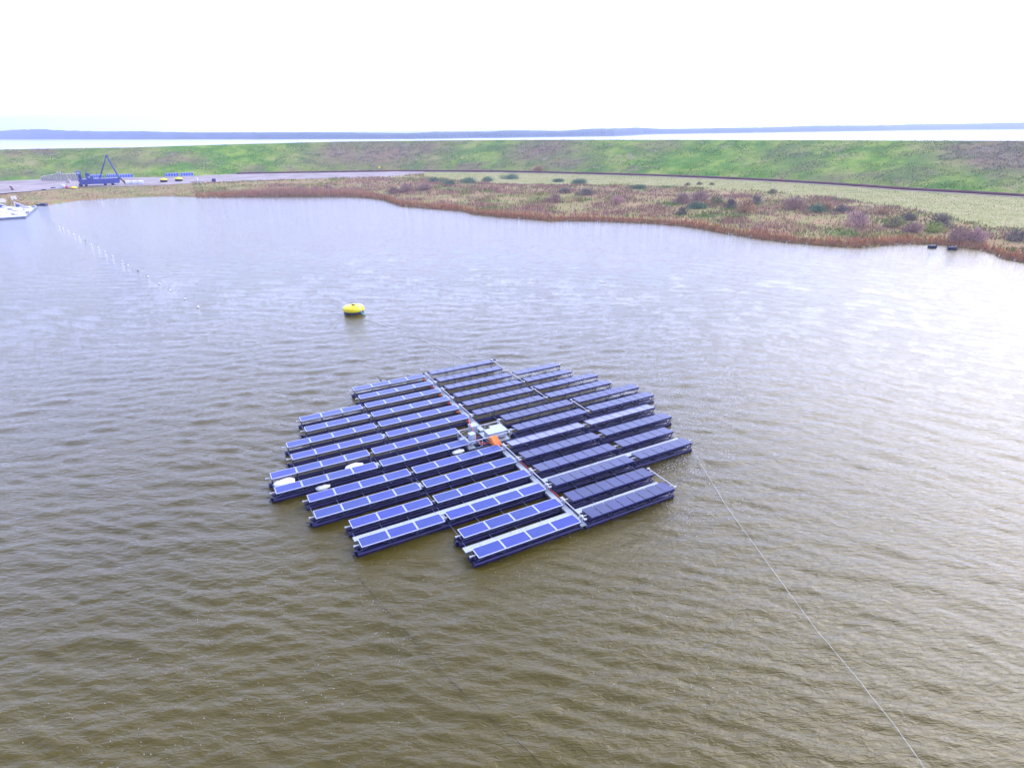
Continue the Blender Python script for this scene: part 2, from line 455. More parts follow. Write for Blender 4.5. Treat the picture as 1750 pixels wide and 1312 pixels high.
# the pond: a real wave surface
def pond():
    na, dr = 880, .0047
    az = np.linspace(math.radians(-53), math.radians(53), na)
    nr = int(math.log(345 / 9.0) / dr)
    rr = 9.0 * np.exp(np.arange(nr) * dr)
    A, Rr = np.meshgrid(az, rr, indexing='ij')
    X = Rr * np.sin(A); Y = Rr * np.cos(A)
    g = np.random.default_rng(5)
    Z = np.zeros_like(X); DX = np.zeros_like(X); DY = np.zeros_like(X)
    wR = sst((X + 5 - .15 * Y) / 45.0)         # the wind waves swing round towards the right shore
    for side, mean, spread in ((0, -1.0, 17), (1, -37.0, 17)):
        wgt = wR if side else 1 - wR
        zz = np.zeros_like(X)
        for k in range(60):
            lam = .34 * (3.4 / .34) ** (g.random() ** .9)
            bear = math.radians(mean + g.normal() * spread)
            kx, ky = -math.sin(bear), math.cos(bear)
            kk = 2 * math.pi / lam
            amp = .0054 * lam ** .80 * (1.0 if lam < 1.6 else .62)
            ph = kk * (kx * X + ky * Y) + g.random() * 6.28
            step = Rr * dr
            fade = sst((lam / step - 2.6) / 3.0)
            c_ = np.cos(ph); zz += amp * fade * (c_ + .22 * np.cos(2 * ph))
        Z += zz * wgt
    gust = .8 + .4 * fbm(X, Y, 26, 9, 3)
    Z *= gust * (1 - .86 * sst((Rr - 60) / 95))
    P = np.stack([X, Y, Z], -1)
    o = put('water', grid_mesh('water', P, M['water'], mirror=True)); tag(o, kind='structure')
pond()

def polar_sheet(r0f, r1f, n, zf, a0=-52, a1=52, na=700, pw=1.0):
    az = np.linspace(math.radians(a0), math.radians(a1), na)
    t = np.linspace(0, 1, n) ** pw
    A, T = np.meshgrid(az, t, indexing='ij')
    Rr = r0f(A) + (r1f(A) - r0f(A)) * T
    X = Rr * np.sin(A); Y = Rr * np.cos(A)
    return np.stack([X, Y, zf(X, Y, A, T)], -1), A, T

def seg_mask(px_pts, z, soft):
    """(azimuth, radius) of a boundary drawn on the ground"""
    a, r = curve(px_pts, z); return a, r
PALE_PX = [(640, 306), (720, 304), (800, 312), (850, 317), (950, 318), (1100, 320), (1200, 324), (1300, 330), (1400, 340), (1480, 350), (1560, 362), (1634, 377), (1700, 388), (1750, 394), (1850, 402)]
pa, pr_ = curve(PALE_PX, 1.8)
P, A, T = polar_sheet(lambda a: shore_r(a) - 4, lambda a: base_r(a) + 1.5, 90, lambda X, Y, A, T: ground_z(X, Y), na=900)
Rg = np.hypot(P[..., 0], P[..., 1])
pale = sst((Rg - np.interp(A, pa, pr_, left=9e9) + 6 * (fbm(P[..., 0], P[..., 1], 9, 31) - .5)) / 5)
o = put('bank', grid_mesh('bank', P, M['bank'], attrs={'pale': pale}, mirror=True)); tag(o, kind='structure')

# dike slope, crest and back slope
def dike():
    az = np.linspace(math.radians(-52), math.radians(52), 900)
    rows = []
    n = 46
    for k in range(n + 1):
        t = k / n
        r = base_r(az) + t * (crest_r(az) - base_r(az)); z = 1.95 + t * (crest_h(az) - 1.95)
        rows.append((r, z, 1.0 if 0 < k < n else 0.0))
    rows.append((crest_r(az) + 7, crest_h(az) - .05, 0)); rows.append((crest_r(az) + 60, np.full_like(az, -2.0), 0))
    P = np.zeros((len(az), len(rows), 3))
    for j, (r, z, nz) in enumerate(rows):
        x = r * np.sin(az); y = r * np.cos(az)
        P[:, j, 0] = x; P[:, j, 1] = y; P[:, j, 2] = z + nz * .55 * (fbm(x, y, 12, 5) - .5)
    X, Y = P[..., 0], P[..., 1]
    dry = np.clip((fbm(X, Y, 42, 77, 5) - .53) * 5, 0, .8)
    def patch(px, py, rx, ry, s=1.0):
        # a patch of dry growth seen at this place on the slope
        d = ray(px, py); a = math.atan2(d.x, d.y); tn = -d.z / math.hypot(d.x, d.y)
        b_, c_, h_ = float(base_r(a)), float(crest_r(a)), float(crest_h(a))
        q = (CH - 2 - tn * b_) / ((h_ - 2) + tn * (c_ - b_)); q = min(1, max(0, q)); rr = b_ + q * (c_ - b_)
        cx, cy = rr * math.sin(a), rr * math.cos(a)
        return s * np.exp(-(((X - cx) / rx) ** 2 + ((Y - cy) / ry) ** 2))
    for a in ((590, 262, 28, 30, 1.2), (650, 264, 30, 32, 1.35), (705, 255, 30, 26, 1.0), (215, 268, 16, 22, .7), (930, 255, 26, 28, 1.1), (1700, 262, 18, 24, 1.3), (1740, 275, 14, 20, 1.1), (960, 280, 20, 14, .9), (1130, 248, 14, 14, .6), (20, 275, 20, 20, .5), (1350, 262, 14, 18, .5), (1560, 300, 18, 12, .5)):
        dry = np.maximum(dry, patch(*a) * (.55 + .6 * fbm(X, Y, 11, 3)))
    return put('dike', grid_mesh('dike', P, M['dike'], attrs={'dry': np.clip(dry, 0, 1)}, mirror=True)), P, np.clip(dry, 0, 1)
dk, DP, DRY = dike(); tag(dk, kind='structure')

# yard (worn asphalt) and the shell path in front of the pipeline
YF_PX = [(-60, 333), (0, 330.6), (60, 326), (141, 320), (201, 318.5), (276, 316), (364, 312), (400, 310.5), (470, 307.5), (541, 305.4), (631, 304), (670, 301.5), (700, 299), (716, 297.5), (724, 296.6)]
yA, yR = curve(YF_PX, 2.0)
a1 = math.degrees(yA[-1])
P, A, T = polar_sheet(lambda a: np.interp(a, yA, yR) + .8 * (fbm(a * 300, a * 0, 1.5, 8) - .5), lambda a: base_r(a) - .4, 30, lambda X, Y, A, T: np.maximum(ground_z(X, Y), 1.9) + .17 - .1 * (T < .01), -52, a1, 400)
tag(put('yard', grid_mesh('yard', P, M['yard'], mirror=True)), kind='structure')
P, A, T = polar_sheet(lambda a: base_r(a) - 5.2 - .8 * (fbm(a * 300, a * 0, 2.5, 4) - .3), lambda a: base_r(a) - 2.0, 8, lambda X, Y, A, T: ground_z(X, Y) + .10, a1 + .1, 52, 500)
tag(put('path', grid_mesh('path', P, M['path'], mirror=True)), kind='structure')

# sea beyond the dike
me = MB(); me.add([(-9000, 150, -1.2), (9000, 150, -1.2), (9000, 11000, -1.2), (-9000, 11000, -1.2)], [(0, 1, 2, 3)])
tag(put('sea', me.mesh('sea', M['sea'])), kind='structure')

# far wooded shore
FB = [(-200, 238.5), (0, 238.5), (440, 238.5), (700, 238), (850, 236), (1050, 233), (1100, 230), (1300, 227), (1750, 220.3), (1950, 217.5)]
FT = [(-200, 222), (0, 224), (25, 222), (75, 220.6), (100, 222.6), (176, 224.6), (251, 224.6), (327, 226.4), (440, 226), (580, 226.5), (696, 227.5), (747, 225.7), (837, 225), (870, 223), (901, 223), (953, 224.4), (984, 221.9), (1015, 220), (1056, 219.3), (1089, 218), (1133, 220.6), (1184, 220), (1261, 218.5), (1300, 218), (1390, 215), (1493, 214.7), (1557, 213), (1660, 211.6), (1750, 209.8), (1950, 206)]
def far_shore():
    az = []; r = []; zt = []
    fbx = [p[0] for p in FB]; fby = [p[1] for p in FB]; ftx = [p[0] for p in FT]; fty = [p[1] for p in FT]
    g = np.random.default_rng(3)
    for px in np.arange(-200, 1951, 1.6):
        b_ = at(px, np.interp(px, fbx, fby), -1.2); a, rr = azr(b_); rr = min(rr, 4300)
        d = ray(px, np.interp(px, ftx, fty)); tn = -d.z / math.hypot(d.x, d.y)
        az.append(a); r.append(rr); zt.append(CH - tn * (rr + 60))
    az = np.array(az); r = np.array(r); zt = np.array(zt)
    jag = 3.0 * (fbm(az * 4000, az * 0, 14, 2, 4) - .5) * (zt / 25)
    prof = [(0, -1.5, 0), (6, .6, 0), (25, 2.0, 0), (30, .62, .5), (45, .92, .8), (60, 1.0, 1), (110, .97, .8), (200, .9, .5), (420, .8, .3), (430, 0, 0)]
    P = np.zeros((len(az), len(prof), 3))
    for j, (dr, z, jj) in enumerate(prof):
        rr = r + dr + 6 * (fbm(az * 4000, az * 0 + j, 9, 5 + j) - .5) * (j > 1)
        P[:, j, 0] = rr * np.sin(az); P[:, j, 1] = rr * np.cos(az)
        P[:, j, 2] = (z if j < 3 or j == 9 else zt * z + jag * jj * 1.2)
    return put('hills', grid_mesh('hills', P, M['far'], smooth=False, mirror=True))
tag(far_shore(), kind='structure')
# pale sand bar in front of the right half of the far shore
me = MB()
bar = []
for px in range(835, 1120, 12):
    a, rr = azr(at(px, 233.9 if px < 1050 else 233.9 - (px - 1050) * .05, -1.2)); bar.append((a, min(rr, 4000)))
vs = []; fs = []
for a, rr in bar:
    for q, z in ((0, -1.3), (15, -.3), (60, -.3), (80, -1.3)):
        vs.append(((rr + q) * math.sin(a), (rr + q) * math.cos(a), z))
for k in range(len(bar) - 1):
    for j in range(3): b0 = k * 4 + j; fs.append((b0, b0 + 4, b0 + 5, b0 + 1))
me.add(vs, fs, 0, True)
tag(put('sand_bank', me.mesh('sand_bank', M['path'])), kind='structure')

# ------------------------------------------------------------------ floating solar raft
PX0, PY0, TH, RP = -15.548, 51.887, 0.4905, 2.0019
_ct, _st = math.cos(TH), math.sin(TH)
def W(u, v, z=0.0):
    return Vector((PX0 + u * _ct + v * _st, PY0 + u * _st - v * _ct, z))
def spot(name, u, v, z=0.0, rz=0.0):
    return empty(name, W(u, v, z), TH + rz)
ORD = ['', 'first', 'second', 'third', 'fourth', 'fifth', 'sixth', 'seventh', 'eighth']
CACHE = {}
def cached(key, fn):
    if key not in CACHE: CACHE[key] = fn()
    return CACHE[key]

def plate(w, d, th, m, uvz=True):
    """thin slab whose top carries a 0..1 UV map"""
    me = bpy.data.meshes.new('plate')
    x, y, z = w / 2, d / 2, th / 2
    vs = [(-x, -y, -z), (x, -y, -z), (x, y, -z), (-x, y, -z), (-x, -y, z), (x, -y, z), (x, y, z), (-x, y, z)]
    fs = [(4, 5, 6, 7), (3, 2, 1, 0), (0, 1, 5, 4), (1, 2, 6, 5), (2, 3, 7, 6), (3, 0, 4, 7)]
    me.from_pydata(vs, [], fs)
    uv = me.uv_layers.new(name='UVMap')
    for k, c in enumerate(((0, 0), (1, 0), (1, 1), (0, 1))): uv.data[k].uv = c
    for k in range(4, 24): uv.data[k].uv = (.5, .5)
    me.materials.append(m)
    return me

def frame_mesh(w, d, bw, th):
    m = MB()
    m.box((0, -d / 2 + bw / 2, 0), (w, bw, th)); m.box((0, d / 2 - bw / 2, 0), (w, bw, th))
    m.box((-w / 2 + bw / 2, 0, 0), (bw, d - 2 * bw, th)); m.box((w / 2 - bw / 2, 0, 0), (bw, d - 2 * bw, th))
    return m.mesh('panel_frame', M['frame'])

PIPE_Z, PIPE_R = .09, .175
def pipe_mesh(Lx, fin):
    m = MB()
    m.tube((-.18, 0, 0), (Lx + .18, 0, 0), PIPE_R, 20)
    for x in (-.18, Lx + .18): m.tube((x - .03, 0, 0), (x + .03, 0, 0), PIPE_R + .018, 20)
    x = 1.69
    while x < Lx - .5:
        m.tube((x - .03, 0, 0), (x + .03, 0, 0), PIPE_R + .022, 20); x += 1.69
    return m.mesh('float_pipe', M['pipe'])

def leg_mesh(zn, zf, d):
    m = MB()
    m.tube((0, -.18, PIPE_Z + .1), (0, -d / 2 + .06, zn - .08), .024, 6)
    m.tube((0, -.14, PIPE_Z + .12), (0, d / 2 - .08, zf - .10), .022, 6)
    m.tube((0, -d / 2 + .06, zn - .09), (0, d / 2 - .08, zf - .09), .022, 6)
    m.box((0, -.16, PIPE_Z + .15), (.10, .16, .10))
    return m.mesh('support_leg', M['dsteel'])

def brace_mesh(n, pitch, zn, d, link):
    m = MB()
    for i in range(n):
        a, b = i * pitch, (i + 1) * pitch
        if d > 1: continue
        pts = []
        for k in range(9):
            t = k / 8; pts.append((a + .05 + (b - a - .1) * t, -d / 2 + .05 + .2 * abs(2 * t - 1), .30 + (zn - .12 - .30) * math.sin(math.pi * t) ** .8))
        m.path(pts, .008, 5)
        m.tube((a, -.16, .24), (a + .42, -d / 2 + .04, zn - .10), .011, 5)
    for i in range(n + 1) if link else ():
        a = i * pitch; s = 1 if i < n else -1
        m.tube((a, -.16, .25), (a + .06 * s, -.16 - RP + .02, .25), .018, 6)
    return m.mesh('brace', M['steel'])

def rail_teeth(Lx, zn, d, teeth):
    m = MB()
    m.box((Lx / 2, -d / 2 + .05, zn - .07), (Lx, .05, .06))
    m.box((Lx / 2, d / 2 - .10, zn - .14), (Lx, .04, .04))
    if teeth:
        g = random.Random(3); x = .04
        while x < Lx - .05:
            h = g.uniform(.05, .13)
            m.box((x, -d / 2 + .035, zn - .06 - h / 2), (.10, .07, h)); x += .20
    return m.mesh('support_rail', M['dsteel'])

def cleat_mesh():
    m = MB()
    m.box((0, 0, .12), (.16, .12, .34)); m.tube((0, 0, .2), (.30, 0, .36), .05, 6, r2=.015); m.tube((0, 0, .2), (.22, -.05, -.02), .045, 6, r2=.02)
    return m.mesh('mooring_cleat', M['pipe'])
def stub_mesh(Lx, z):
    m = MB(); m.tube((-.28, 0, 0), (Lx + .22, 0, 0), .038, 10)
    m.tube((-.34, 0, 0), (-.26, 0, 0), .06, 12); m.tube((Lx + .20, 0, 0), (Lx + .28, 0, 0), .06, 12)
    return m.mesh('torque_tube', M['tube'])
def motor_mesh():
    m = MB(); m.box((-.28, 0, 0), (.16, .16, .16), bev=.03); m.tube((-.46, 0, .02), (-.36, 0, .02), .07, 12); m.box((-.28, 0, -.22), (.10, .10, .28))
    return m.mesh('drive_motor', M['tube'])

def solar_row(side, u0, row, units, label, group, dtilt=0.0, cleat=None, dz=0.0, link=True, film='thin'):
    left = side == 'L'
    d = .95 if left else 1.106
    zf, zn = (.671, .709) if left else (.8165, .9224)
    pitch = 1.69 if left else 1.6273
    Lx = units * pitch
    v = row * RP + d / 2 + (0 if left else .026)
    root = spot('solar_row', u0, v, 0.0)
    tag(root, label, 'solar row', group)
    tilt = -math.asin((zn - zf) / d) - dtilt
    zm = (zf + zn) / 2 + dz
    g = random.Random(row * 31 + int(u0 * 7) + (0 if left else 5))
    if left:
        for i in range(units):
            pm = cached('Lcell', lambda: plate(1.60, .90, .035, M['cell']))
            fm = cached('Lframe', lambda: frame_mesh(1.66, .95, .036, .045))
            p = put('solar_panel', pm, root, ((i + .5) * pitch, 0, zm), (tilt + g.uniform(-.006, .006), g.uniform(-.003, .003), 0))
            put('panel_frame', fm, p, (0, 0, .002))
    else:
        for i in range(units * 2):
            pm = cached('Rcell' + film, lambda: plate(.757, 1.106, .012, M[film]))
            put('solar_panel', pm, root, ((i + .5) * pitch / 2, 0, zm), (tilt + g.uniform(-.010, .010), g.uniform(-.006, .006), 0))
    key = (side, units)
    zn2 = zm + d / 2 * math.sin(-tilt); zf2 = zm - d / 2 * math.sin(-tilt)
    k2 = key + (round(dtilt, 3),)
    put('support_rail', cached(('rail',) + k2, lambda: rail_teeth(Lx, zn2, d, not left)), root)
    put('torque_tube', cached(('tt',) + key, lambda: stub_mesh(Lx, zm)), root, (0, 0, zm - .10))
    for y in ((-.14, .34) if row >= 8 else (-.14,)):
        put('float_pipe', cached(('pipe',) + key, lambda: pipe_mesh(Lx, 0)), root, (0, y, PIPE_Z))
    for i in range(units + 1):
        put('support_leg', cached(('leg',) + k2[::2], lambda: leg_mesh(zn2, zf2, d)), root, (i * pitch + (.04 if i == 0 else -.04 if i == units else 0), 0, 0))
    put('brace', cached(('br', link) + k2, lambda: brace_mesh(units, pitch, zn2, d, link)), root)
    if not left and u0 < 10: put('drive_motor', cached('motor', motor_mesh), root, (0, .05, zm - .12))
    if cleat is not None:
        c = put('mooring_cleat', cached('cleat', cleat_mesh), root, (cleat * (Lx + .25) if cleat > 0 else -.25, -.05, 0), (0, 0, 0 if cleat > 0 else math.pi))
    return root

def rowname(r):
    return f"{ORD[r]} row from the back" if r <= 7 else ("front row" if r == 14 else f"{ORD[15 - r]} row from the front") if r > 7 else ''
for r in range(1, 15):
    sh = -1.6977 if r in (7, 8) else 0
    extra = ''
    rn = 'rearmost row' if r == 1 else rowname(r)
    if r in (7, 8): extra = ', set left of the equipment deck'
    solar_row('L', sh, r, 4, f"blue panels on the left of the central walkway, {rn}", 'floating rows of four blue framed panels', cleat=(None if r not in (2, 13) else -1), link=r < 14)
    if 3 <= r <= 12:
        n = 3 if r in (3, 4, 11, 12) else 4
        num = 'three' if n == 3 else 'four'
        solar_row('L', -7.0706 + sh + (4 - n) * 1.69, r, n, f"outer {num} blue panels at the left rim, {rn}", 'outer floating rows of blue panels', cleat=(-1 if r % 2 == 0 else None), link=r < 12 and r not in (8, 10))
    sh = 1.5908 if r in (7, 8) else 0
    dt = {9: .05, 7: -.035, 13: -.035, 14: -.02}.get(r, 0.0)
    solar_row('R', 7.353 + sh, r, 4, f"dark panels on the right of the central walkway, {rn}", 'floating rows of eight dark panels', dtilt=dt, cleat=(1 if r in (2, 14) else None), link=r < 14, film='pale_film' if r == 9 else 'thin')
    if 3 <= r <= 12:
        n = 3 if r in (3, 4, 11, 12) else 4
        num = 'six' if n == 3 else 'eight'
        lum = ' paler' if r == 9 else ''
        solar_row('R', 14.3659 + sh, r, n, f"outer {num}{lum} dark panels at the right rim, {rn}", 'outer floating rows of dark panels', dtilt=dt, cleat=(1 if r % 2 == 0 else None), link=r < 12 and r not in (8, 10), film='pale_film' if r == 9 else 'thin')

# walkways
def deck(name, label, u0, u1, v0, v1, z, group=None, plank=1.0, along_v=False):
    root = spot(name, (u0 + u1) / 2, (v0 + v1) / 2, 0)
    tag(root, label, 'walkway', group)
    m = MB(); Lu, Lv = u1 - u0, v1 - v0
    n = max(1, round((Lv if along_v else Lu) / plank))
    for k in range(n):
        if along_v: m.box((0, -Lv / 2 + (k + .5) * Lv / n, z), (Lu, Lv / n - .02, .05))
        else: m.box((-Lu / 2 + (k + .5) * Lu / n, 0, z), (Lu / n - .02, Lv, .05))
    put('deck_plate', m.mesh('deck_plate', M['deck']), root)
    m = MB()
    if along_v:
        for s in (-1, 1): m.box((s * (Lu / 2 - .04), 0, z - .07), (.05, Lv, .08))
        k = -Lv / 2 + .2
        while k < Lv / 2: m.box((0, k, z - .20), (.06, .06, .2)); k += 1.9
    else:
        for s in (-1, 1): m.box((0, s * (Lv / 2 - .04), z - .07), (Lu, .05, .08))
        k = -Lu / 2 + .2
        while k < Lu / 2: m.box((k, 0, z - .20), (.06, .06, .2)); k += 1.69
    put('support_beam', m.mesh('support_beam', M['steel']), root)
    return root
deck('walkway', 'pale central walkway through the rear half of the raft', 6.76, 7.16, 2.1, 15.0, .40, 'central walkways', 1.0, True)
deck('walkway', 'pale central walkway through the front half of the raft', 6.74, 7.14, 17.3, 29.02, .40, 'central walkways', 1.0, True)
deck('walkway', 'pale strip walkway behind the front row of blue panels', -.35, 6.70, 27.52, 27.98, .50, 'strip walkways')
deck('walkway', 'pale strip walkway behind the front row of dark panels', 7.22, 13.75, 27.55, 28.0, .55, 'strip walkways')
deck('walkway', 'pale strip walkway behind the third row of blue panels from the front', -5.55, 6.70, 23.55, 23.99, .50, 'strip walkways')
deck('walkway', 'longest strip walkway, behind the third row of dark panels from the front', 7.20, 19.2, 23.55, 23.99, .56, 'strip walkways')
for k, r in enumerate((4, 6, 8, 10, 12)):
    sh = -1.7 if r == 8 else 0
    m = MB(); m.box((0, 0, .46), (.36, .62, .05)); m.box((-.1, 0, .36), (.05, .5, .16)); m.box((.1, 0, .36), (.05, .5, .16)); m.tube((-.1, -.2, .5), (.1, -.2, .5), .03, 8)
    root = put('link_plate', m.mesh('link_plate', M['deck'])); root.location = W(-.20 + sh, r * RP + .15); root.rotation_euler = (0, 0, TH)
    tag(root, f"small pale plate between inner and outer blue floats at the {rowname(r)}", 'link plate', 'plates linking the blue floats')

# white linkage bars joining pairs of rows
def bar(u, r, label, z=.84, long=1.0):
    v0, v1 = r * RP + .35, (r + 1) * RP + .95
    m = MB()
    p0 = (0, (v1 - v0) / 2, z); p1 = (0, -(v1 - v0) / 2, z)
    m.tube(p0, p1, .032, 8)
    for p in (p0, p1): m.box((.04, p[1], z - .02), (.20, .10, .06))
    o = put('linkage_bar', m.mesh('linkage_bar', M['tube'])); o.location = W(u, (v0 + v1) / 2); o.rotation_euler = (0, 0, TH)
    tag(o, label, 'linkage bar', 'white linkage bars between row pairs')
for r, t in ((1, 'the two rearmost rows'), (3, 'the third and fourth rows from the back'), (5, 'the fifth and sixth rows from the back'), (9, 'the fifth and sixth rows from the front'), (11, 'the third and fourth rows from the front'), (13, 'the two front rows')):
    bar(6.98, r, f"white bar above the central walkway joining {t}")
for u, r, t in ((14.02, 1, 'the two rearmost rows'), (14.05, 3, 'the third and fourth rows from the back'), (14.05, 5, 'the fifth and sixth rows from the back'), (15.62, 7, 'the two middle rows'), (13.98, 13, 'the two front rows')):
    bar(u, r, f"white bar beyond the inner dark panels joining {t}", .92)

# edge pipe behind the rearmost row
m = MB(); m.tube((0, 0, .2), (12.2, 0, .2), .07, 10)
for k in range(6): m.tube((.6 + k * 2.1, 0, .2), (.6 + k * 2.1, 0, .42), .05, 8)
m.tube((.1, 0, .15), (-.22, .02, .85), .07, 6, r2=.015)
o = put('edge_pipe', m.mesh('edge_pipe', M['pipe'])); o.location = W(3.0, .95); o.rotation_euler = (0, 0, TH)
tag(o, 'thin dark edge pipe lying behind the rearmost row of panels', 'pipe')
o = spot('antenna', 10.4, 1.15); tag(o, 'thin dark antenna standing at the rear edge of the raft', 'antenna')
m = MB(); m.tube((0, 0, .3), (0, 0, 1.5), .014, 6); put('mast', m.mesh('mast', M['dsteel']), o)
m = MB(); m.box((0, 0, .28), (.2, .14, .22), bev=.02); put('base_box', m.mesh('base_box', M['dsteel']), o)

# equipment deck in the middle
ed = spot('equipment_deck', 6.5, 16.15); tag(ed, 'pale railed equipment deck in the middle of the solar raft', 'deck')
m = MB()
for k in range(6):
    if k in (1, 2): continue
    m.box((-1.45 + k * .58, -.1, .40), (.55, 1.95, .05))
put('deck_plate', m.mesh('deck_plate', M['deck']), ed)
m = MB()
for y in (-1.03, 1.03): m.box((0, y, .33), (3.5, .07, .10))
for x in (-1.72, -.6, .6, 1.72): m.box((x, 0, .33), (.07, 2.0, .10))
put('support_beam', m.mesh('support_beam', M['steel']), ed)
m = MB(); Z = .98
for y in (-1.03, 1.03): m.tube((-1.72, y, Z), (1.72, y, Z), .035, 8)
for x in (-1.72, 1.72): m.tube((x, -1.03, Z), (x, 1.03, Z), .035, 8)
for y in (-1.03, 1.03):
    for x in (-1.72, -.6, .6, 1.72): m.tube((x, y, .35), (x, y, Z), .028, 8)
    m.tube((-1.72, y, .65), (-.6, y, .95), .014, 6); m.tube((.6, y, .95), (1.72, y, .6), .014, 6)
put('railing', m.mesh('railing', M['tube']), ed)
m = MB()
for y in (-.45, .45): m.tube((-1.72, y, .2), (1.72, y, .2), .17, 18)
put('float_pipe', m.mesh('float_pipe', M['pipe']), ed)

def cabinet(u, v, w, d, h, z, label, rz=0.0):
    c = spot('cabinet', u, v, z, rz); tag(c, label, 'cabinet', 'electrical cabinets on the deck')
    m = MB(); m.box((0, 0, h / 2), (w, d, h), bev=.025); put('housing', m.mesh('housing', M['cabinet']), c)
    m = MB(); m.box((0, 0, h + .018), (w + .06, d + .06, .03), bev=.01); put('lid', m.mesh('lid', M['cabinet']), c)
    m = MB(); m.box((0, -d / 2 - .012, h / 2), (w * .82, .02, h * .8), bev=.004); dr = put('door', m.mesh('door', M['cabinet']), c)
    m = MB(); m.box((w * .3, -d / 2 - .035, h / 2), (.02, .03, .12)); put('handle', m.mesh('handle', M['dsteel']), dr)
    for k in (-1, 1):
        m = MB(); m.box((k * (w / 2 - .05), 0, -.06), (.05, d * .8, .11)); put('foot', m.mesh('foot', M['dsteel']), c)
cabinet(5.30, 16.62, .42, .42, .80, .52, 'tall narrow pale cabinet at the front left of the deck', .1)
cabinet(6.10, 15.05, .55, .55, .62, .52, 'pale cabinet at the rear left of the deck beside the walkway')
cabinet(6.85, 16.55, .62, .80, .55, .52, 'middle pale cabinet behind the orange box')
cabinet(7.65, 16.30, .95, 1.15, .50, .52, 'widest pale cabinet at the right side of the deck')

# orange box leaning at the front of the deck
ob = spot('orange_box', 6.72, 17.45, .35, .12); tag(ob, 'orange plastic box with open lower end leaning at the front of the deck', 'box')
rot = Matrix.Rotation(math.radians(38), 4, 'X')
m = MB(); m.box((0, 0, .42), (.66, 1.0, .34), mat=None, bev=.05)
me = m.mesh('housing', M['orange']); me.transform(Matrix.Translation((0, 0, .1)) @ rot.inverted() if False else Matrix.Rotation(math.radians(28), 4, 'X')); put('housing', me, ob)
m = MB(); m.box((0, .03, .60), (.56, .80, .03), bev=.01)
for k in (-1, 0, 1): m.box((k * .2, .03, .625), (.04, .7, .03))
me = m.mesh('lid', M['orange']); me.transform(Matrix.Rotation(math.radians(28), 4, 'X')); put('lid', me, ob)
m = MB(); m.tube((.25, -.42, .12), (.25, -.62, .12), .17, 14); m.tube((-.2, -.4, .12), (-.2, -.55, .12), .12, 14)
put('outlet', m.mesh('outlet', M['orange']), ob)

def hose(pts, r, mm, name, label, cat, group=None):
    m = MB(); P = [Vector(W(*p)) for p in pts]; Q = []
    for k in range(len(P) - 1):
        p0, p1, p2, p3 = P[max(k - 1, 0)], P[k], P[k + 1], P[min(k + 2, len(P) - 1)]
        for j in range(6):
            t = j / 6; Q.append(.5 * ((2 * p1) + (p2 - p0) * t + (2 * p0 - 5 * p1 + 4 * p2 - p3) * t * t + (3 * p1 - p0 - 3 * p2 + p3) * t ** 3))
    Q.append(P[-1]); c = sum(Q, Vector()) / len(Q); c.z = 0
    m.path([q - c for q in Q], r, 6)
    o = put(name, m.mesh(name, mm)); o.location = c; tag(o, label, cat, group); return o
hose([(6.5, 13.4, .85), (6.2, 14.2, .9), (5.9, 14.9, 1.2), (5.85, 15.5, 1.1), (5.9, 16.0, .7), (5.7, 16.4, .6), (6.0, 16.9, .5), (6.3, 17.3, .6)], .035, M['red'], 'cable', 'thick red cable looping over the left part of the deck', 'cable', 'red cables')
hose([(5.7, 17.0, .5), (6.0, 17.25, .55), (6.3, 17.1, .5), (6.5, 17.4, .6)], .04, M['red'], 'cable', 'short red cable running into the side of the orange box', 'cable', 'red cables')
hose([(7.15, 20.3, .47), (7.2, 21.1, .48), (7.22, 21.9, .46), (7.25, 22.6, .47)], .03, M['red'], 'cable', 'red cable beside the walkway near the fourth row from the front', 'cable', 'red cables')
hose([(7.12, 24.7, .47), (7.2, 25.3, .48), (7.22, 25.9, .46), (7.24, 26.6, .47)], .03, M['red'], 'cable', 'red cable beside the walkway near the second row from the front', 'cable', 'red cables')
RDM = {1: 'first row', 2: 'second row', 3: 'third row', 4: 'fourth row', 5: 'fifth row', 6: 'sixth row'}
for r in range(1, 7):
    m = MB(); m.box((0, 0, .46), (.15, .12, .20), bev=.02); m.tube((.05, -.06, .38), (.14, -.10, .14), .02, 8); m.box((-.12, .02, .5), (.08, .10, .08), bev=.01)
    o = put('junction_box', m.mesh('junction_box', M['orange'] if r % 2 else M['red'])); o.location = W(6.60, r * RP + 1.05); o.rotation_euler = (0, 0, TH)
    tag(o, f"small reddish junction box at the walkway end of the {RDM[r]} from the back", 'junction box', 'junction boxes by the walkway')

# white sheets between the rows
def bag(u, v, z, lx, ly, lz, rz, label):
    m = MB(); n, k = 28, 14; g = random.Random(int(u * 10)); vs = []
    for j in range(k + 1):
        ph = math.pi * j / k - math.pi / 2
        for i in range(n):
            t = 2 * math.pi * i / n; w = 1 + .06 * math.sin(3 * t + u) + .04 * math.sin(7 * t + ph * 3)
            cx = abs(math.cos(ph)) ** .7
            vs.append((lx / 2 * math.copysign(abs(math.cos(t)) ** .75, math.cos(t)) * cx * w, ly / 2 * math.copysign(abs(math.sin(t)) ** .8, math.sin(t)) * cx * w, lz / 2 * math.sin(ph) + .02 * math.sin(5 * t + 2 * ph)))
    fs = [(j * n + i, j * n + (i + 1) % n, (j + 1) * n + (i + 1) % n, (j + 1) * n + i) for j in range(k) for i in range(n)]
    m.add(vs, fs, 0, True)
    o = put('float_bag', m.mesh('float_bag', M['white'])); o.location = W(u, v, z); o.rotation_euler = (0, 0, TH + rz)
    tag(o, label, 'float bag', 'white bags between the panel rows')
bag(-8.0, 15.35, .46, 1.38, .85, .30, 0, 'biggest white bag, at the left end between the middle rows')
bag(-3.35, 15.5, .42, 1.3, .75, .26, .05, 'white bag half hidden behind outer blue panels near the seam')
bag(-5.85, 17.05, .33, .95, .45, .28, .05, 'white bag bulging from under the near edge of blue panels')
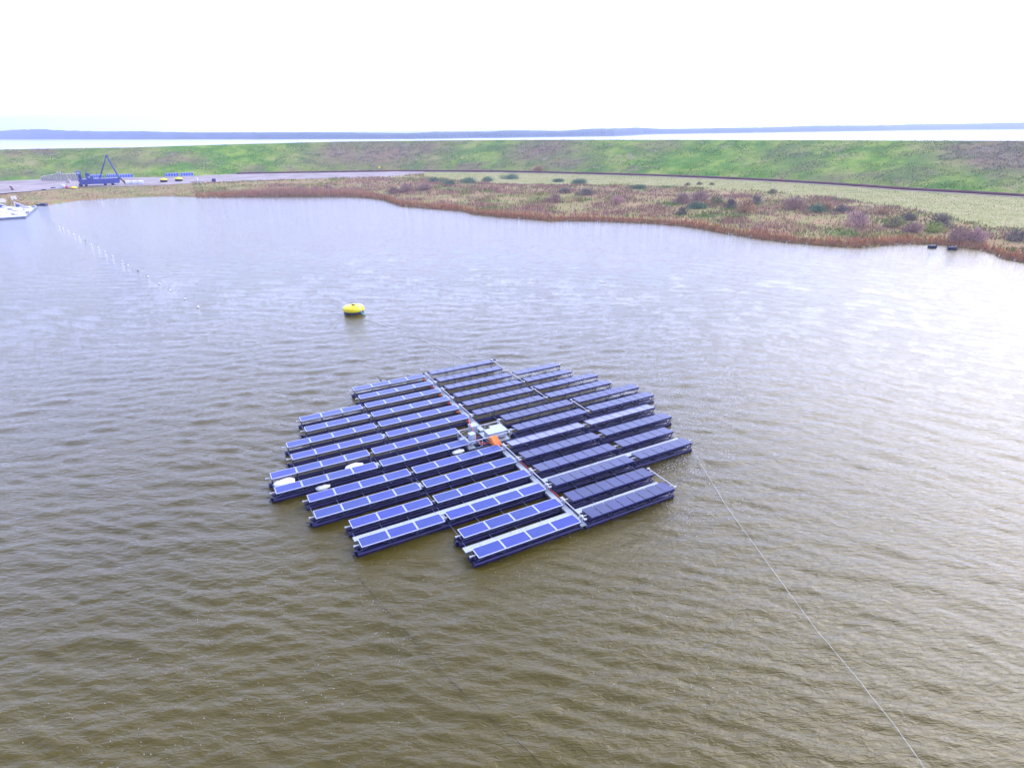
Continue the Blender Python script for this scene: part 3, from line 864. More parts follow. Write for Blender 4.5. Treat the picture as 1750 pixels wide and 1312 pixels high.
bag(3.95, 17.12, .40, .95, .5, .22, .1, 'white bag under blue panels just left of the equipment deck')

# ------------------------------------------------------------------ mooring buoy, floats, ropes
by = empty('mooring_buoy', at(605, 534, 0)); tag(by, 'large round yellow mooring buoy with black lower half behind the raft', 'buoy')
m = MB(); m.lathe([(0, 1.00), (.22, 1.00), (.26, .95), (.72, .93), (.75, .96), (.80, .96), (.83, .92), (1.20, .88), (1.31, .80), (1.36, .68), (1.37, .52), (1.37, .40), (1.33, .33), (1.24, .30)], 40); put('yellow_float', m.mesh('yellow_float', M['yellow']), by)
m = MB(); m.lathe([(1.24, .30), (1.27, .22), (1.27, -.2), (1.15, -.5), (0, -.6)], 40); put('black_base', m.mesh('black_base', M['black']), by)
m = MB(); m.lathe([(1.372, .60), (1.39, .57), (1.372, .54)], 40); put('rubbing_strake', m.mesh('rubbing_strake', M['yellow']), by)
m = MB(); m.tube((-.08, 0, 1.0), (-.08, 0, 1.14), .12, 12); m.box((.12, .05, 1.06), (.3, .08, .08)); m.tube((.3, -.2, 1.0), (.3, -.2, 1.12), .05, 8); put('lifting_eye', m.mesh('lifting_eye', M['drope']), by)
m = MB(); m.path([(.55, -.30, 1.0), (.95, -.75, .92), (1.12, -.85, .5), (1.3, -1.0, .20), (1.75, -1.3, .03)], .05, 6); put('rope_tail', m.mesh('rope_tail', M['cyan']), by)

def rope(px, z, r, mm, label, group='mooring ropes', sag=0.0):
    P = [at(x, y, z) for x, y in px]; Q = []
    for k in range(len(P) - 1):
        for j in range(10): Q.append(P[k].lerp(P[k + 1], j / 10))
    Q.append(P[-1]); c = Q[0].copy(); c.z = 0
    g = random.Random(1)
    m = MB(); m.path([q - c + Vector((g.uniform(-.015, .015), g.uniform(-.015, .015), g.uniform(-.01, .01))) for q in Q], r, 6)
    o = put('mooring_rope', m.mesh('mooring_rope', mm)); o.location = c; tag(o, label, 'rope', group)
rope([(622, 543), (660, 556), (700, 570), (740, 588), (790, 612)], .045, .007, M['rope'], 'thin pale rope running from the yellow buoy to the raft')
rope([(1184, 768), (1200, 796), (1240, 862), (1290, 932), (1345, 1007), (1400, 1081), (1460, 1152), (1530, 1240), (1590, 1325), (1640, 1400)], .09, .0075, M['rope'], 'long taut pale rope from the right corner of the raft')
rope([(612, 985), (650, 1030), (700, 1085), (760, 1152), (830, 1220), (890, 1270), (950, 1330), (1000, 1380)], .060, .009, M['drope'], 'dark weedy rope awash in front of the raft')

FL = [(92, 382.5, 0), (101, 386, 1), (107.5, 390, 1), (116.6, 394.4, 1), (126, 400, 1), (135.4, 404.8, 1), (145.8, 411, 0), (156, 417, 1), (168, 423, 1), (179.5, 430, 1), (192.5, 438, 1), (208, 446, 1), (218.6, 453.4, 1), (235.6, 463, 0), (253, 473, 1), (272.4, 485, 1), (291, 496.5, 1), (316, 511, 1), (338.5, 525, 1)]
NUM = 'first second third fourth fifth sixth seventh eighth ninth tenth eleventh twelfth thirteenth fourteenth fifteenth sixteenth'.split()
nw = 0
whites = sum(f[2] for f in FL)
for x, y, w in FL:
    m = cached('fw' if w else 'fd', lambda: (lambda mb: mb.lathe([(0, -.20), (.14, -.17), (.22, -.08), (.25, .02), (.23, .12), (.14, .20), (.05, .23), (0, .235)], 16).tube((-.33, 0, .03), (.33, 0, .03), .05, 8))(MB()).mesh('line_float', M['buoy'] if w else M['black']))
    o = put('line_float', m); o.location = at(x, y, .02); s = .68 * (.75 + .25 * (y - 380) / 145) * (1.0 if w else .9); o.scale = (s, s, s); o.rotation_euler = (0, 0, rnd.uniform(0, 3))
    if w:
        k = whites - nw; nw += 1
        lb = 'nearest white float at the end of the float line' if k == 1 else f"white float in the float line, {NUM[k - 1]} from its near end"
    else:
        lb = {382.5: 'dark float at the far end of the float line', 411: 'dark float midway along the far half of the line', 463: 'nearest dark float in the float line'}[y]
    tag(o, lb, 'float', 'floats strung in a line on the water')
for x, y, lb, rz in ((1593, 423.5, 'left one of two dark floating blocks near the right shore', .1), (1627, 426.5, 'right one of two dark floating blocks near the right shore', -.1)):
    o = empty('floating_block', at(x, y, 0), rz); tag(o, lb, 'floating block', 'dark blocks floating by the shore')
    m = MB(); m.box((0, 0, .22), (1.45, .9, .55), bev=.1); put('block', m.mesh('block', M['black']), o)
    m = MB()
    for k in (-.4, 0, .4): m.box((k, 0, .22), (.08, .94, .59), bev=.03)
    put('strap', m.mesh('strap', M['dsteel']), o)

# ------------------------------------------------------------------ things on the yard and along the dike
def facing(p): return -math.atan2(p.x, p.y)      # local -y looks at the pond
def mpp(p): return (p - Vector((0, 0, CH))).dot(_f) / F                  # metres per photo pixel at that distance

# pipeline
PIPE_PX = [(405, 299.5), (520, 297.6), (683, 295.3), (850, 296), (978, 299), (1107, 302.8), (1300, 311), (1429, 319.5), (1557, 328.5), (1686, 336), (1750, 340.3), (1850, 349), (1950, 358)]
root = empty('pipeline', gp(1107, 304)); tag(root, 'long rusty brown dredging pipeline lying along the foot of the grass dike', 'pipeline')
ctr = root.location.copy(); pts = []
for (x0, y0), (x1, y1) in zip(PIPE_PX[:-1], PIPE_PX[1:]):
    n = max(2, int((x1 - x0) / 8))
    for k in range(n):
        t = k / n; a = azr(at(x0 + (x1 - x0) * t, y0 + (y1 - y0) * t, 2.0))[0]
        r_ = float(base_r(a)) - 1.1; q = Vector((r_ * math.sin(a), r_ * math.cos(a), 2.05 + .36)); pts.append(q - ctr)
m = MB(); m.path(pts, .48, 12); put('pipe', m.mesh('pipe', M['rust']), root)
acc = 0; m = MB()
for k in range(1, len(pts)):
    acc += (pts[k] - pts[k - 1]).length
    if acc > 11:
        acc = 0; d = (pts[k] - pts[k - 1]).normalized() * .09; m.tube(pts[k] - d, pts[k] + d, .58, 14)
put('flange', m.mesh('flange', M['rust']), root)

# blue dredger with its A-frame, on blocks
p = gp(172, 318, .05); k_ = mpp(p)
dg = empty('dredger', p, facing(p) + .02); tag(dg, 'blue dredging pontoon with cabin and tall A-frame standing on the yard', 'dredger')
S = k_
hl = 61 * S
m = MB()
# hull: box with raked ends
H0, H1, Wd = .9, .9 + 8.0 * S, 3.6
for (x0, x1, xb0, xb1) in ((-hl / 2, hl / 2, -hl / 2 + .8, hl / 2 - .5),):
    vs = [(xb0, -Wd / 2, H0), (xb1, -Wd / 2, H0), (xb1, Wd / 2, H0), (xb0, Wd / 2, H0), (x0, -Wd / 2, H1), (x1, -Wd / 2, H1), (x1, Wd / 2, H1), (x0, Wd / 2, H1)]
    m.add(vs, [(0, 3, 2, 1), (4, 5, 6, 7), (0, 1, 5, 4), (1, 2, 6, 5), (2, 3, 7, 6), (3, 0, 4, 7)])
put('hull', m.mesh('hull', M['navy']), dg)
m = MB()
for x in (-.33, .12, .3):
    m = MB(); m.box((x * hl, 0, .42), (1.0, 2.6, .84), bev=.05); put('support_block', m.mesh('support_block', M['dsteel']), dg)
m = MB()
for y in (-Wd / 2 + .06, Wd / 2 - .06):
    m.box((0, y, H1 + .75), (hl - .3, .05, .05)); m.box((0, y, H1 + .4), (hl - .3, .04, .04))
    for k in range(9): m.box((-hl / 2 + .2 + k * (hl - .4) / 8, y, H1 + .38), (.05, .05, .74))
put('railing', m.mesh('railing', M['navy']), dg)
cb = MB(); cx = -hl / 2 + 9 * S
cb.box((cx - 4.3 * S, 0, H1 + 3.5 * S), (4.6 * S, 2.2, 7 * S), bev=.05); cb.box((cx - 5.2 * S, 0, H1 + 9.8 * S), (6.4 * S, 2.4, 5.6 * S), bev=.06); cb.box((cx - 5.2 * S, 0, H1 + 12.8 * S), (7.4 * S, 2.6, .12))
cab = put('cabin', cb.mesh('cabin', M['navy']), dg)
m = MB(); m.box((cx - 5.4 * S, -1.21, H1 + 10.2 * S), (4.6 * S, .05, 3.2 * S)); m.box((cx - 1.98 * S, 0, H1 + 10.2 * S), (.05, 1.8, 3.0 * S)); put('window', m.mesh('window', M['glass']), cab)
m = MB(); m.box((cx - 4.3 * S, -1.115, H1 + 3.3 * S), (1.8 * S, .04, 5 * S)); put('door', m.mesh('door', M['dsteel']), cab)
m = MB(); ex = cx + 8.5 * S
m.box((ex, 0, H1 + .4 * S + 2.2 * S), (9 * S, 2.0, 5.0 * S), bev=.08); m.box((ex - 1.5 * S, 0, H1 + 7.4 * S), (6 * S, 1.7, 4.6 * S), mat=Matrix.Rotation(.25, 3, 'Y'), bev=.06)
m.box((ex + 4.6 * S, 0, H1 + 2.3 * S), (1.2 * S, 1.6, 4.6 * S)); m.tube((ex - 2 * S, .3, H1 + 9 * S), (ex - 2 * S, .3, H1 + 13 * S), .12, 8)
put('engine_housing', m.mesh('engine_housing', M['navy']), dg)
m = MB(); m.box((ex - .3 * S, -1.02, H1 + 2.9 * S), (3.4 * S, .05, 2.8 * S)); put('radiator', m.mesh('radiator', M['glass']), dg)
# A-frame: apex 271 photo px high
ax, az = 19.3 * S, 47.5 * S
m = MB()
for y in (-1.3, 1.3):
    m.tube((30 * S, y, H1), (ax, y * .25, az), .34, 4, r2=.26)
m.box((25 * S, 0, H1 + 17 * S), (.3, 1.9, .3)); put('a_frame', m.mesh('a_frame', M['navy']), dg)
m = MB()
for y in (-1.0, 1.0): m.tube((1.5 * S, y, H1), (ax, y * .2, az), .22, 4, r2=.18)
m.box((ax, 0, az), (.7, .9, .6), bev=.08); m.tube((ax, 0, az), (ax, 0, az + 3 * S), .06, 6)
put('back_stay', m.mesh('back_stay', M['navy']), dg)
m = MB()
m.tube((31 * S, -1, H1 - .2), (39 * S, -1.2, .25), .32, 10, r2=.38); m.tube((31 * S, .6, H1), (37 * S, .5, .3), .2, 8)
put('suction_pipe', m.mesh('suction_pipe', M['rust']), dg)

# stack of pale concrete blocks leaning in a long row
n = 17
for k in range(n):
    x = 73 + k * 4.15; yb = 309.3 - .045 * k; h = (6 + 3.0 * min(1, k / 3.0) + 2.0 * min(1, max(0, k - 3) / 4.0) + (2.2 if k in (7, 8) else 0) + rnd.uniform(-.6, .6))
    q = gp(x, yb, .18); s = mpp(q)
    w, hh = 2.5 * s, h * s
    m = MB(); m.box((0, 0, hh / 2), (w, 2.6, hh), mat=Matrix.Rotation(rnd.uniform(-.04, .04), 3, 'Y'), bev=.08)
    for z in (.3, .7): m.box((0, -1.31, hh * z), (w * .55, .05, hh * .12))
    o = put('concrete_block', m.mesh('concrete_block', M['concrete'])); o.location = q; o.rotation_euler = (0, 0, facing(q) + rnd.uniform(-.08, .08))
    if k == 0: lb = 'lowest pale concrete block at the left end of the row'
    elif k == n - 1: lb = 'pale concrete block at the right end of the row, against the dredger'
    elif k in (7, 8): lb = f"{'left' if k == 7 else 'right'} one of the two tallest pale concrete blocks in the row"
    elif k < 7: lb = f"pale concrete block, {NUM[k]} from the left end of the row"
    else: lb = f"pale concrete block, {NUM[n - 1 - k]} from the dredger end of the row"
    tag(o, lb, 'concrete block', 'pale concrete blocks standing in a row')
q = gp(118, 313.5, .18)
m = MB(); m.box((0, 0, .5), (1.9, 1.2, 1.0), bev=.1); m.box((.1, 0, 1.2), (1.0, .9, .4), bev=.08)
tag(put('rubble_block', m.mesh('rubble_block', M['concrete'])), 'stepped grey block lying in front of the concrete row', 'block').location = q

# panel racks on the yard
def rack(x, y, wpx, hpx, label, npan=5):
    q = gp(x, y, .18); s = mpp(q); r = empty('panel_rack', q, facing(q)); tag(r, label, 'panel rack', 'racks of small blue panels on the yard')
    Wm, Hm = wpx * s, hpx * s
    for k in range(npan):
        m = MB(); m.box((-Wm / 2 + (k + .5) * Wm / npan, .05, Hm * .58), (Wm / npan - .22, .06, Hm * .62)); me = m.mesh('panel', M['rackcell']); put('solar_panel', me, r)
    m = MB()
    m.box((0, .1, Hm * .58), (Wm, .05, Hm * .84)); put('back_board', m.mesh('back_board', M['frame']), r)
    m = MB()
    for k in range(3):
        xx = (-.45 + .45 * k) * Wm; m.box((xx, .18, Hm * .3), (.12, .10, Hm * .6)); m.box((xx, -.1, .06), (.12, 1.4, .12)); m.tube((xx, .8, .1), (xx, .2, Hm * .8), .05, 6)
    put('stand', m.mesh('stand', M['steel']), r)
M['rackcell'] = mat('rack_cell', (.08, .14, .55), .3, 0, .15)
rack(167, 306.5, 16, 7.5, 'blue panel rack behind the middle of the dredger')
rack(192, 306, 15, 7.5, 'blue panel rack behind the foot of the A-frame')
rack(217, 306, 20, 7.5, 'blue panel rack just right of the dredger')
rack(295, 304.2, 20.5, 7.5, 'left one of two blue panel racks behind the yellow buoys', 5)
rack(320.5, 303.4, 19.5, 7.5, 'right one of two blue panel racks behind the yellow buoys', 5)

# spare buoys on the yard
for x, y, wpx, lb in ((280.5, 312, 11.5, 'left one of two yellow and black buoys parked on the yard'), (306, 310.5, 12, 'right one of two yellow and black buoys parked on the yard')):
    q = gp(x, y, .18); s = mpp(q); R_ = wpx / 2 * s; r = empty('spare_buoy', q); tag(r, lb, 'buoy', 'buoys parked on the yard')
    m = MB(); m.lathe([(0, R_ * 1.12), (R_ * .3, R_ * 1.1), (R_ * .36, R_ * .96), (R_ * .9, R_ * .88), (R_, R_ * .76), (R_, R_ * .58)], 24); put('yellow_float', m.mesh('yellow_float', M['yellow']), r)
    m = MB(); m.lathe([(R_ * .97, R_ * .58), (R_ * .97, R_ * .1), (R_ * .8, 0), (0, 0)], 24); put('black_base', m.mesh('black_base', M['black']), r)
q = gp(127, 322.5, .18); s = mpp(q)
m = MB(); m.lathe([(0, 3.2 * s), (1.2 * s, 3.1 * s), (3.4 * s, 1.9 * s), (5.2 * s, 1.6 * s), (5.4 * s, .6 * s), (5.0 * s, 0)], 24)
tag(put('yellow_float', m.mesh('yellow_float', M['yellow'])), 'low yellow float lying at the pond edge of the yard', 'float').location = q
q = gp(115, 322.3, .18)
m = MB(); m.lathe([(0, .9), (.3, .85), (.6, .55), (.65, .35), (.5, .1), (0, 0)], 16); m.tube((0, 0, .85), (0, 0, 1.05), .1, 8)
tag(put('red_float', m.mesh('red_float', M['red'])), 'small red float between the yellow float and the white crate', 'float').location = q
q = gp(107.5, 321.5, .18)
m = MB(); m.box((0, 0, .5), (1.7, 1.2, 1.0), bev=.08); m.box((-.2, 0, 1.15), (.9, .8, .3), bev=.05); m.box((1.1, -.2, .22), (1.2, .8, .44), bev=.05)
tag(put('white_crate', m.mesh('white_crate', M['white'])), 'white crate with smaller boxes on the pond edge of the yard', 'crate').location = q
for x, y, w, h, lb, nm, mm in ((91, 322.5, 6.5, 2.6, 'dark heap on the yard left of the white crate', 'dark_heap', 'dsteel'), (75, 325.5, 6, 1.4, 'flat dark mat lying near the yard edge', 'dark_mat', 'dsteel'), (139, 319.8, 5.5, 4.6, 'grey-brown crate standing left of the dredger', 'crate', 'bark'), (366, 311.5, 6, 4.6, 'dark grey crate standing alone on the right part of the yard', 'crate', 'dsteel'), (21.5, 325.5, 4.4, 6.2, 'rusty red post box at the left end of the yard', 'rusty_post', 'rust')):
    q = gp(x, y, .18); s = mpp(q); m = MB(); w *= s; h *= s
    if nm == 'dark_heap':
        for k in range(9): m.box((rnd.uniform(-w / 2, w / 2) * .7, rnd.uniform(-.5, .5), h * .25), (w * .3, .6, h * rnd.uniform(.3, .6)), mat=Matrix.Rotation(rnd.uniform(0, 3), 3, 'Z') @ Matrix.Rotation(rnd.uniform(-.4, .4), 3, 'X'), bev=.04)
    elif nm == 'dark_mat':
        m.box((0, 0, h * .25), (w, 1.6, h * .5), bev=.05); m.tube((-w / 2, -.7, h * .5), (w / 2, -.7, h * .5), h * .3, 8)
    elif nm == 'rusty_post':
        m.box((0, 0, h * .4), (w * .55, .8, h * .8), mat=Matrix.Rotation(-.18, 3, 'Y'), bev=.05); m.box((-.3, 0, h * .82), (w * .7, .9, h * .3), bev=.05); m.box((0, 0, .1), (w, 1, .2), bev=.03)
    else:
        m.box((0, 0, h / 2 + .1), (w, 1.3, h), bev=.06)
        for k in range(4): m.box((-w / 2 + (k + .5) * w / 4, -.67, h / 2 + .1), (w * .17, .05, h * .86))
        m.box((0, 0, .06), (w * .9, 1.2, .12))
    o = put(nm, m.mesh(nm, M[mm])); o.location = q; o.rotation_euler = (0, 0, facing(q)); tag(o, lb, nm.replace('_', ' '))
for k, (x, lb) in enumerate(((220, 'left white bulk bag right of the dredger'), (231, 'middle white bulk bag right of the dredger'), (241.5, 'right white bulk bag right of the dredger'))):
    q = gp(x, 315.8 - .2 * k, .18); s = mpp(q); m = MB(); w, h = 8.6 * s, 5.6 * s
    vs = []; n = 16
    for z, f in ((0, .92), (h * .15, 1.0), (h * .55, 1.05), (h * .85, .98), (h, .8), (h * 1.02, .5)):
        for i in range(n):
            t = 2 * math.pi * i / n; a = max(abs(math.cos(t)), abs(math.sin(t))) ** .8
            vs.append((w / 2 * f * math.cos(t) / a, 1.3 * f * math.sin(t) / a, z))
    m.add(vs, [(j * n + i, j * n + (i + 1) % n, (j + 1) * n + (i + 1) % n, (j + 1) * n + i) for j in range(5) for i in range(n)] + [tuple(range(5 * n, 6 * n))], 0, False)
    for sx in (-1, 1): m.tube((sx * w * .3, -.6, h), (sx * w * .15, 0, h * 1.2), .06, 6)
    o = put('bulk_bag', m.mesh('bulk_bag', M['white'])); o.location = q; o.rotation_euler = (0, 0, facing(q)); tag(o, lb, 'bulk bag', 'white bulk bags')
# small white unit beside a long low slab
q = gp(337, 312, .18); s = mpp(q)
m = MB(); m.box((0, 0, .25), (21 * s, .9, .35), bev=.04)
for k in range(6): m.box((-9 * s + k * 3.6 * s, 0, .06), (.2, .8, .12))
o = put('long_slab', m.mesh('long_slab', M['concrete'])); o.location = q; o.rotation_euler = (0, 0, facing(q)); tag(o, 'long low grey slab on the yard right of the parked buoys', 'slab')
q = gp(337, 309.0, .18)
m = MB(); m.box((0, 0, .45), (.9, .9, .9), bev=.1); m.tube((0, 0, .9), (0, 0, 1.5), .22, 10, r2=.1); m.tube((0, 0, 1.5), (0, 0, 2.4), .05, 6)
tag(put('white_beacon', m.mesh('white_beacon', M['white'])), 'small white unit with a thin mast behind the grey slab', 'beacon').location = q

# yellow sign and marker posts at the foot of the dike
def slope_pt(px, py):
    d = ray(px, py); a = math.atan2(d.x, d.y); tn = -d.z / math.hypot(d.x, d.y)
    b_, c_, h_ = float(base_r(a)), float(crest_r(a)), float(crest_h(a))
    q = (CH - 1.95 - tn * b_) / ((h_ - 1.95) + tn * (c_ - b_)); q = min(1, max(0, q)); rr = b_ + q * (c_ - b_)
    return Vector((rr * math.sin(a), rr * math.cos(a), 1.95 + q * (h_ - 1.95)))
q = slope_pt(649, 293); sg = empty('road_sign', q, facing(q)); tag(sg, 'small yellow sign on a post at the foot of the dike', 'sign')
m = MB(); m.tube((0, 0, -.2), (0, 0, 2.0), .06, 8); put('post', m.mesh('post', M['steel']), sg)
m = MB(); m.box((0, -.08, 2.0), (1.1, .05, 1.1), mat=Matrix.Rotation(math.pi / 4, 3, 'Y'), bev=.02); put('sign_plate', m.mesh('sign_plate', M['yellow']), sg)
for x, y, lb in ((761.5, 293.6, 'thin pale marker post by the foot of the dike'),):
    q = slope_pt(x, y); m = MB(); m.box((0, 0, .7), (.22, .22, 1.8), bev=.04); m.box((0, 0, 1.4), (.24, .24, .2), mi=0)
    tag(put('marker_post', m.mesh('marker_post', M['concrete'])), lb, 'post').location = q

# concrete slabs on the left bank
for k, (x, y, w, h, lb) in enumerate(((4, 346, 10, 9, 'pale concrete slab on the bank behind the white jetty'), (24, 341, 8, 4, 'small pale slab on the bank above the jetty'))):
    q = gp(x, y, 0); s = mpp(q); m = MB(); m.box((0, 0, .3), (w * s, 3.4, .5), mat=Matrix.Rotation(.35, 3, 'X'), bev=.08); m.box((w * s * .3, -1.2, 0), (w * s * .5, 1.6, .4), bev=.08)
    o = put('bank_slab', m.mesh('bank_slab', M['concrete'])); o.location = q; o.rotation_euler = (0, 0, facing(q)); tag(o, lb, 'slab')

# white jetty pontoon at the far left with ladder frames
c = [at(-60, 376, .5), at(43, 369.6, .5), at(63.5, 352.2, .5), at(-60, 354, .5)]
cc = sum(c, Vector()) / 4; cc.z = 0
jt = empty('jetty', cc); tag(jt, 'white floating jetty at the left edge, loaded with gear', 'jetty')
m = MB(); vs = [p - cc for p in c]; lo = [Vector((v.x, v.y, -.25)) for v in vs]
for f in [(0, 1, 2, 3)]: m.add(vs, [f])
put('deck_plate', m.mesh('deck_plate', M['frame']), jt)
m = MB(); m.add(lo + [v - Vector((0, 0, .012)) for v in vs], [(0, 3, 2, 1), (0, 1, 5, 4), (1, 2, 6, 5), (2, 3, 7, 6), (3, 0, 4, 7)]); put('hull', m.mesh('hull', M['steel']), jt)
m = MB()
for k in range(60):
    a, b = rnd.random(), rnd.random(); pnt = (vs[0].lerp(vs[1], a)).lerp(vs[3].lerp(vs[2], a), .06 + .86 * b)
    m.box(pnt + Vector((0, 0, .10)), (rnd.uniform(.4, 1.9), rnd.uniform(.3, .9), .14), mat=Matrix.Rotation(rnd.uniform(-.3, .3), 3, 'Z'), bev=.03)
put('loose_gear', m.mesh('loose_gear', M['concrete']), jt)
m = MB()
for k in range(8):
    a, b = rnd.random(), rnd.random(); pnt = (vs[0].lerp(vs[1], a)).lerp(vs[3].lerp(vs[2], a), .06 + .86 * b)
    m.box(pnt + Vector((0, 0, .12)), (rnd.uniform(.5, 1.6), .5, .2), mat=Matrix.Rotation(rnd.uniform(-.3, .3), 3, 'Z'), bev=.03)
put('hatch', m.mesh('hatch', M['dsteel']), jt)
for x, y, lb in ((33, 353, 'right grey tilted ladder frame at the back edge of the jetty'), (3, 354, 'left grey tilted ladder frame at the back edge of the jetty')):
    q = at(x, y, .6); s = mpp(q); r = empty('ladder_frame', q, facing(q)); tag(r, lb, 'frame', 'tilted frames on the jetty')
    m = MB()
    for dy in (-.9, .9):
        m.tube((-5.5 * s, dy + 1, 7.2 * s), (7 * s, dy, .1), .11, 8); m.tube((-5.5 * s, dy + 1, 7.2 * s), (-5.5 * s, dy, .05), .07, 6)
    for k in range(7): t = (k + .5) / 7; m.tube((-5.5 * s + 12.5 * s * t, -.9 + 1 - t, 7.2 * s * (1 - t)), (-5.5 * s + 12.5 * s * t, .9 + 1 - t, 7.2 * s * (1 - t)), .05, 6)
    put('side_rail', m.mesh('side_rail', M['frame']), r)
    m = MB(); m.box((-2 * s, .3, 1.6 * s), (5 * s, 1.2, 3.0 * s), bev=.06); put('winch_box', m.mesh('winch_box', M['navy']), r)
q = at(72, 351, 0); m = MB(); m.box((0, 0, .15), (3.4, 1.2, .5), bev=.15); m.box((.4, 0, .5), (1.4, .8, .3), bev=.08)
o = put('dark_raft', m.mesh('dark_raft', M['dsteel'])); o.location = q; tag(o, 'low dark raft on the water right of the jetty', 'raft')

# ------------------------------------------------------------------ plants on the bank and dike
def rot_quads(C, half_w, hgt, yaw, lean, leany, g):
    """upright triangles: base left, base right, tip"""
    n = len(C); dx = np.cos(yaw) * half_w; dy = np.sin(yaw) * half_w
    V = np.zeros((n, 3, 3))
    V[:, 0] = C; V[:, 0, 0] -= dx; V[:, 0, 1] -= dy
    V[:, 1] = C; V[:, 1, 0] += dx; V[:, 1, 1] += dy
    V[:, 2] = C; V[:, 2, 0] += lean; V[:, 2, 1] += leany; V[:, 2, 2] += hgt
    return V

ORANGE = np.array([.44, .20, .085]); MAUVEB = np.array([.27, .17, .125]); OLIVE = np.array([.20, .20, .06]); GRN = np.array([.11, .21, .035]); STRAWB = np.array([.42, .36, .17]); DARKG = np.array([.06, .12, .06]); YEL = np.array([.50, .48, .22])
def mixc(a, b, t): return a[None] * (1 - t[:, None]) + b[None] * t[:, None] if a.ndim == 1 else a * (1 - t[:, None]) + b[None] * t[:, None]

def scatter(n, seed, r0, r1, a0=-46, a1=47):
    g = np.random.default_rng(seed)
    a = np.radians(g.uniform(a0, a1, n)); R0, R1 = r0(a), r1(a)
    wd = np.maximum(R1 - R0, 0.05); keep = g.random(n) < np.clip(wd / wd.max() * 1.15, 0.02, 1)
    a = a[keep]; R0 = R0[keep]; R1 = R1[keep]
    r = np.sqrt(R0 ** 2 + (R1 ** 2 - R0 ** 2) * g.random(len(a)))
    return g, a, r
A_YARD = math.atan2(*(lambda p: (p.x, p.y))(gp(331, 330)))

def cover_edge(a):
    """where the rough growth stops: the yard front on the left, the pale grass on the right"""
    e1 = np.interp(a, yA, yR) - .5; e2 = np.interp(a, pa, pr_, left=9e9) + 4
    return np.where(a < yA[-1], np.minimum(e1, base_r(a) - 3), np.minimum(e2, base_r(a) - 3))

g, a, r = scatter(150000, 11, lambda a: shore_r(a) + .3, cover_edge)
x = r * np.sin(a); y = r * np.cos(a); d = r - shore_r(a)
cl = fbm(x, y, 9, 41, 3); cl2 = fbm(x, y, 5, 42, 3); hue = fbm(x, y, 16, 43, 4); hue2 = fbm(x, y, 8, 44, 3)
dens = np.clip((cl - .30) * 3.2, .1, 1); k = g.random(len(a)) < dens
x, y, d, a, cl, cl2, hue, hue2 = [v[k] for v in (x, y, d, a, cl, cl2, hue, hue2)]
n = len(x); z = ground_z(x, y) - .05
leftb = a < A_YARD
C = mixc(MAUVEB, OLIVE, np.clip((hue - .53) * 7, 0, 1)); C = mixc(C, GRN, np.clip((hue2 - .60) * 6, 0, .8)); C = mixc(C, STRAWB, np.clip((fbm(x, y, 6, 45, 3) - .60) * 6, 0, .6))
C = mixc(C, ORANGE, np.clip(1 - (d - 1.5) / 4.0, 0, 1) * np.where(leftb, .3, .85))
C = np.where(leftb[:, None], mixc(C, np.array([.30, .29, .13]), np.full(n, .55)), C)
C *= np.array([1.08, 1.0, .95])[None] * (1.0 + .6 * g.random(n))[:, None]
hg = (.40 + 1.2 * np.clip(cl2 - .25, 0, 1)) * (.6 + .7 * g.random(n)) * np.where(leftb, .55, 1.0)
hg = np.where((d < 5) & ~leftb, np.maximum(hg, .8 + .5 * g.random(n)), hg)
V = rot_quads(np.stack([x, y, z], -1), .09 + .13 * g.random(n), hg, g.random(n) * 3.14, g.normal(0, .22, n), g.normal(0, .22, n), g)
tag(put('brush', quads_mesh('brush', V, C, M['plant'])), 'rough mauve and olive brush covering the bank behind the waterline', 'brush', kind='stuff')

# reeds: taller, on the pond margin, thickest left of centre
g, a, r = scatter(42000, 12, lambda a: shore_r(a) - .5, lambda a: shore_r(a) + 2.2 + 10 * np.exp(-((a + .30) / .12) ** 2), math.degrees(A_YARD) + .1, 47)
x = r * np.sin(a); y = r * np.cos(a); n = len(x); z = np.maximum(ground_z(x, y), -.1) - .05
tall = np.exp(-((a + .33) / .10) ** 2)
hg = (.45 + .55 * g.random(n)) * (1 + 1.7 * tall)
C = mixc(ORANGE, np.array([.36, .23, .13]), g.random(n)) * (.85 + .6 * g.random(n))[:, None]; C = mixc(C, np.array([.48, .29, .19]), np.clip(tall, 0, .8))
V = rot_quads(np.stack([x, y, z], -1), .05 + .08 * g.random(n), hg, g.random(n) * 3.14, g.normal(0, .15, n), g.normal(0, .15, n), g)
tag(put('reeds', quads_mesh('reeds', V, C, M['plant'])), 'orange-brown reeds fringing the waterline', 'reeds', kind='stuff')

# short pale grass between brush and pipeline
g, a, r = scatter(60000, 13, lambda a: np.interp(a, pa, pr_, left=9e9), lambda a: np.maximum(base_r(a) - 5, np.interp(a, pa, pr_, left=9e9)), -8, 47)
k = r < base_r(a); a = a[k]; r = r[k]
x = r * np.sin(a); y = r * np.cos(a); n = len(x); z = ground_z(x, y) - .03
C = mixc(np.array([.40, .37, .12]), np.array([.25, .31, .06]), np.clip((fbm(x, y, 7, 51) - .42) * 5, 0, 1)); C = mixc(C, np.array([.50, .41, .20]), np.clip((fbm(x, y, 11, 52) - .5) * 6, 0, 1)); C *= (.92 + .3 * g.random(n))[:, None]
V = rot_quads(np.stack([x, y, z], -1), .07 + .08 * g.random(n), .08 + .14 * g.random(n), g.random(n) * 3.14, g.normal(0, .12, n), g.normal(0, .12, n), g)
tag(put('pale_grass', quads_mesh('pale_grass', V, C, M['plant'])), 'short pale yellow grass between the brush and the pipeline', 'grass', kind='stuff')

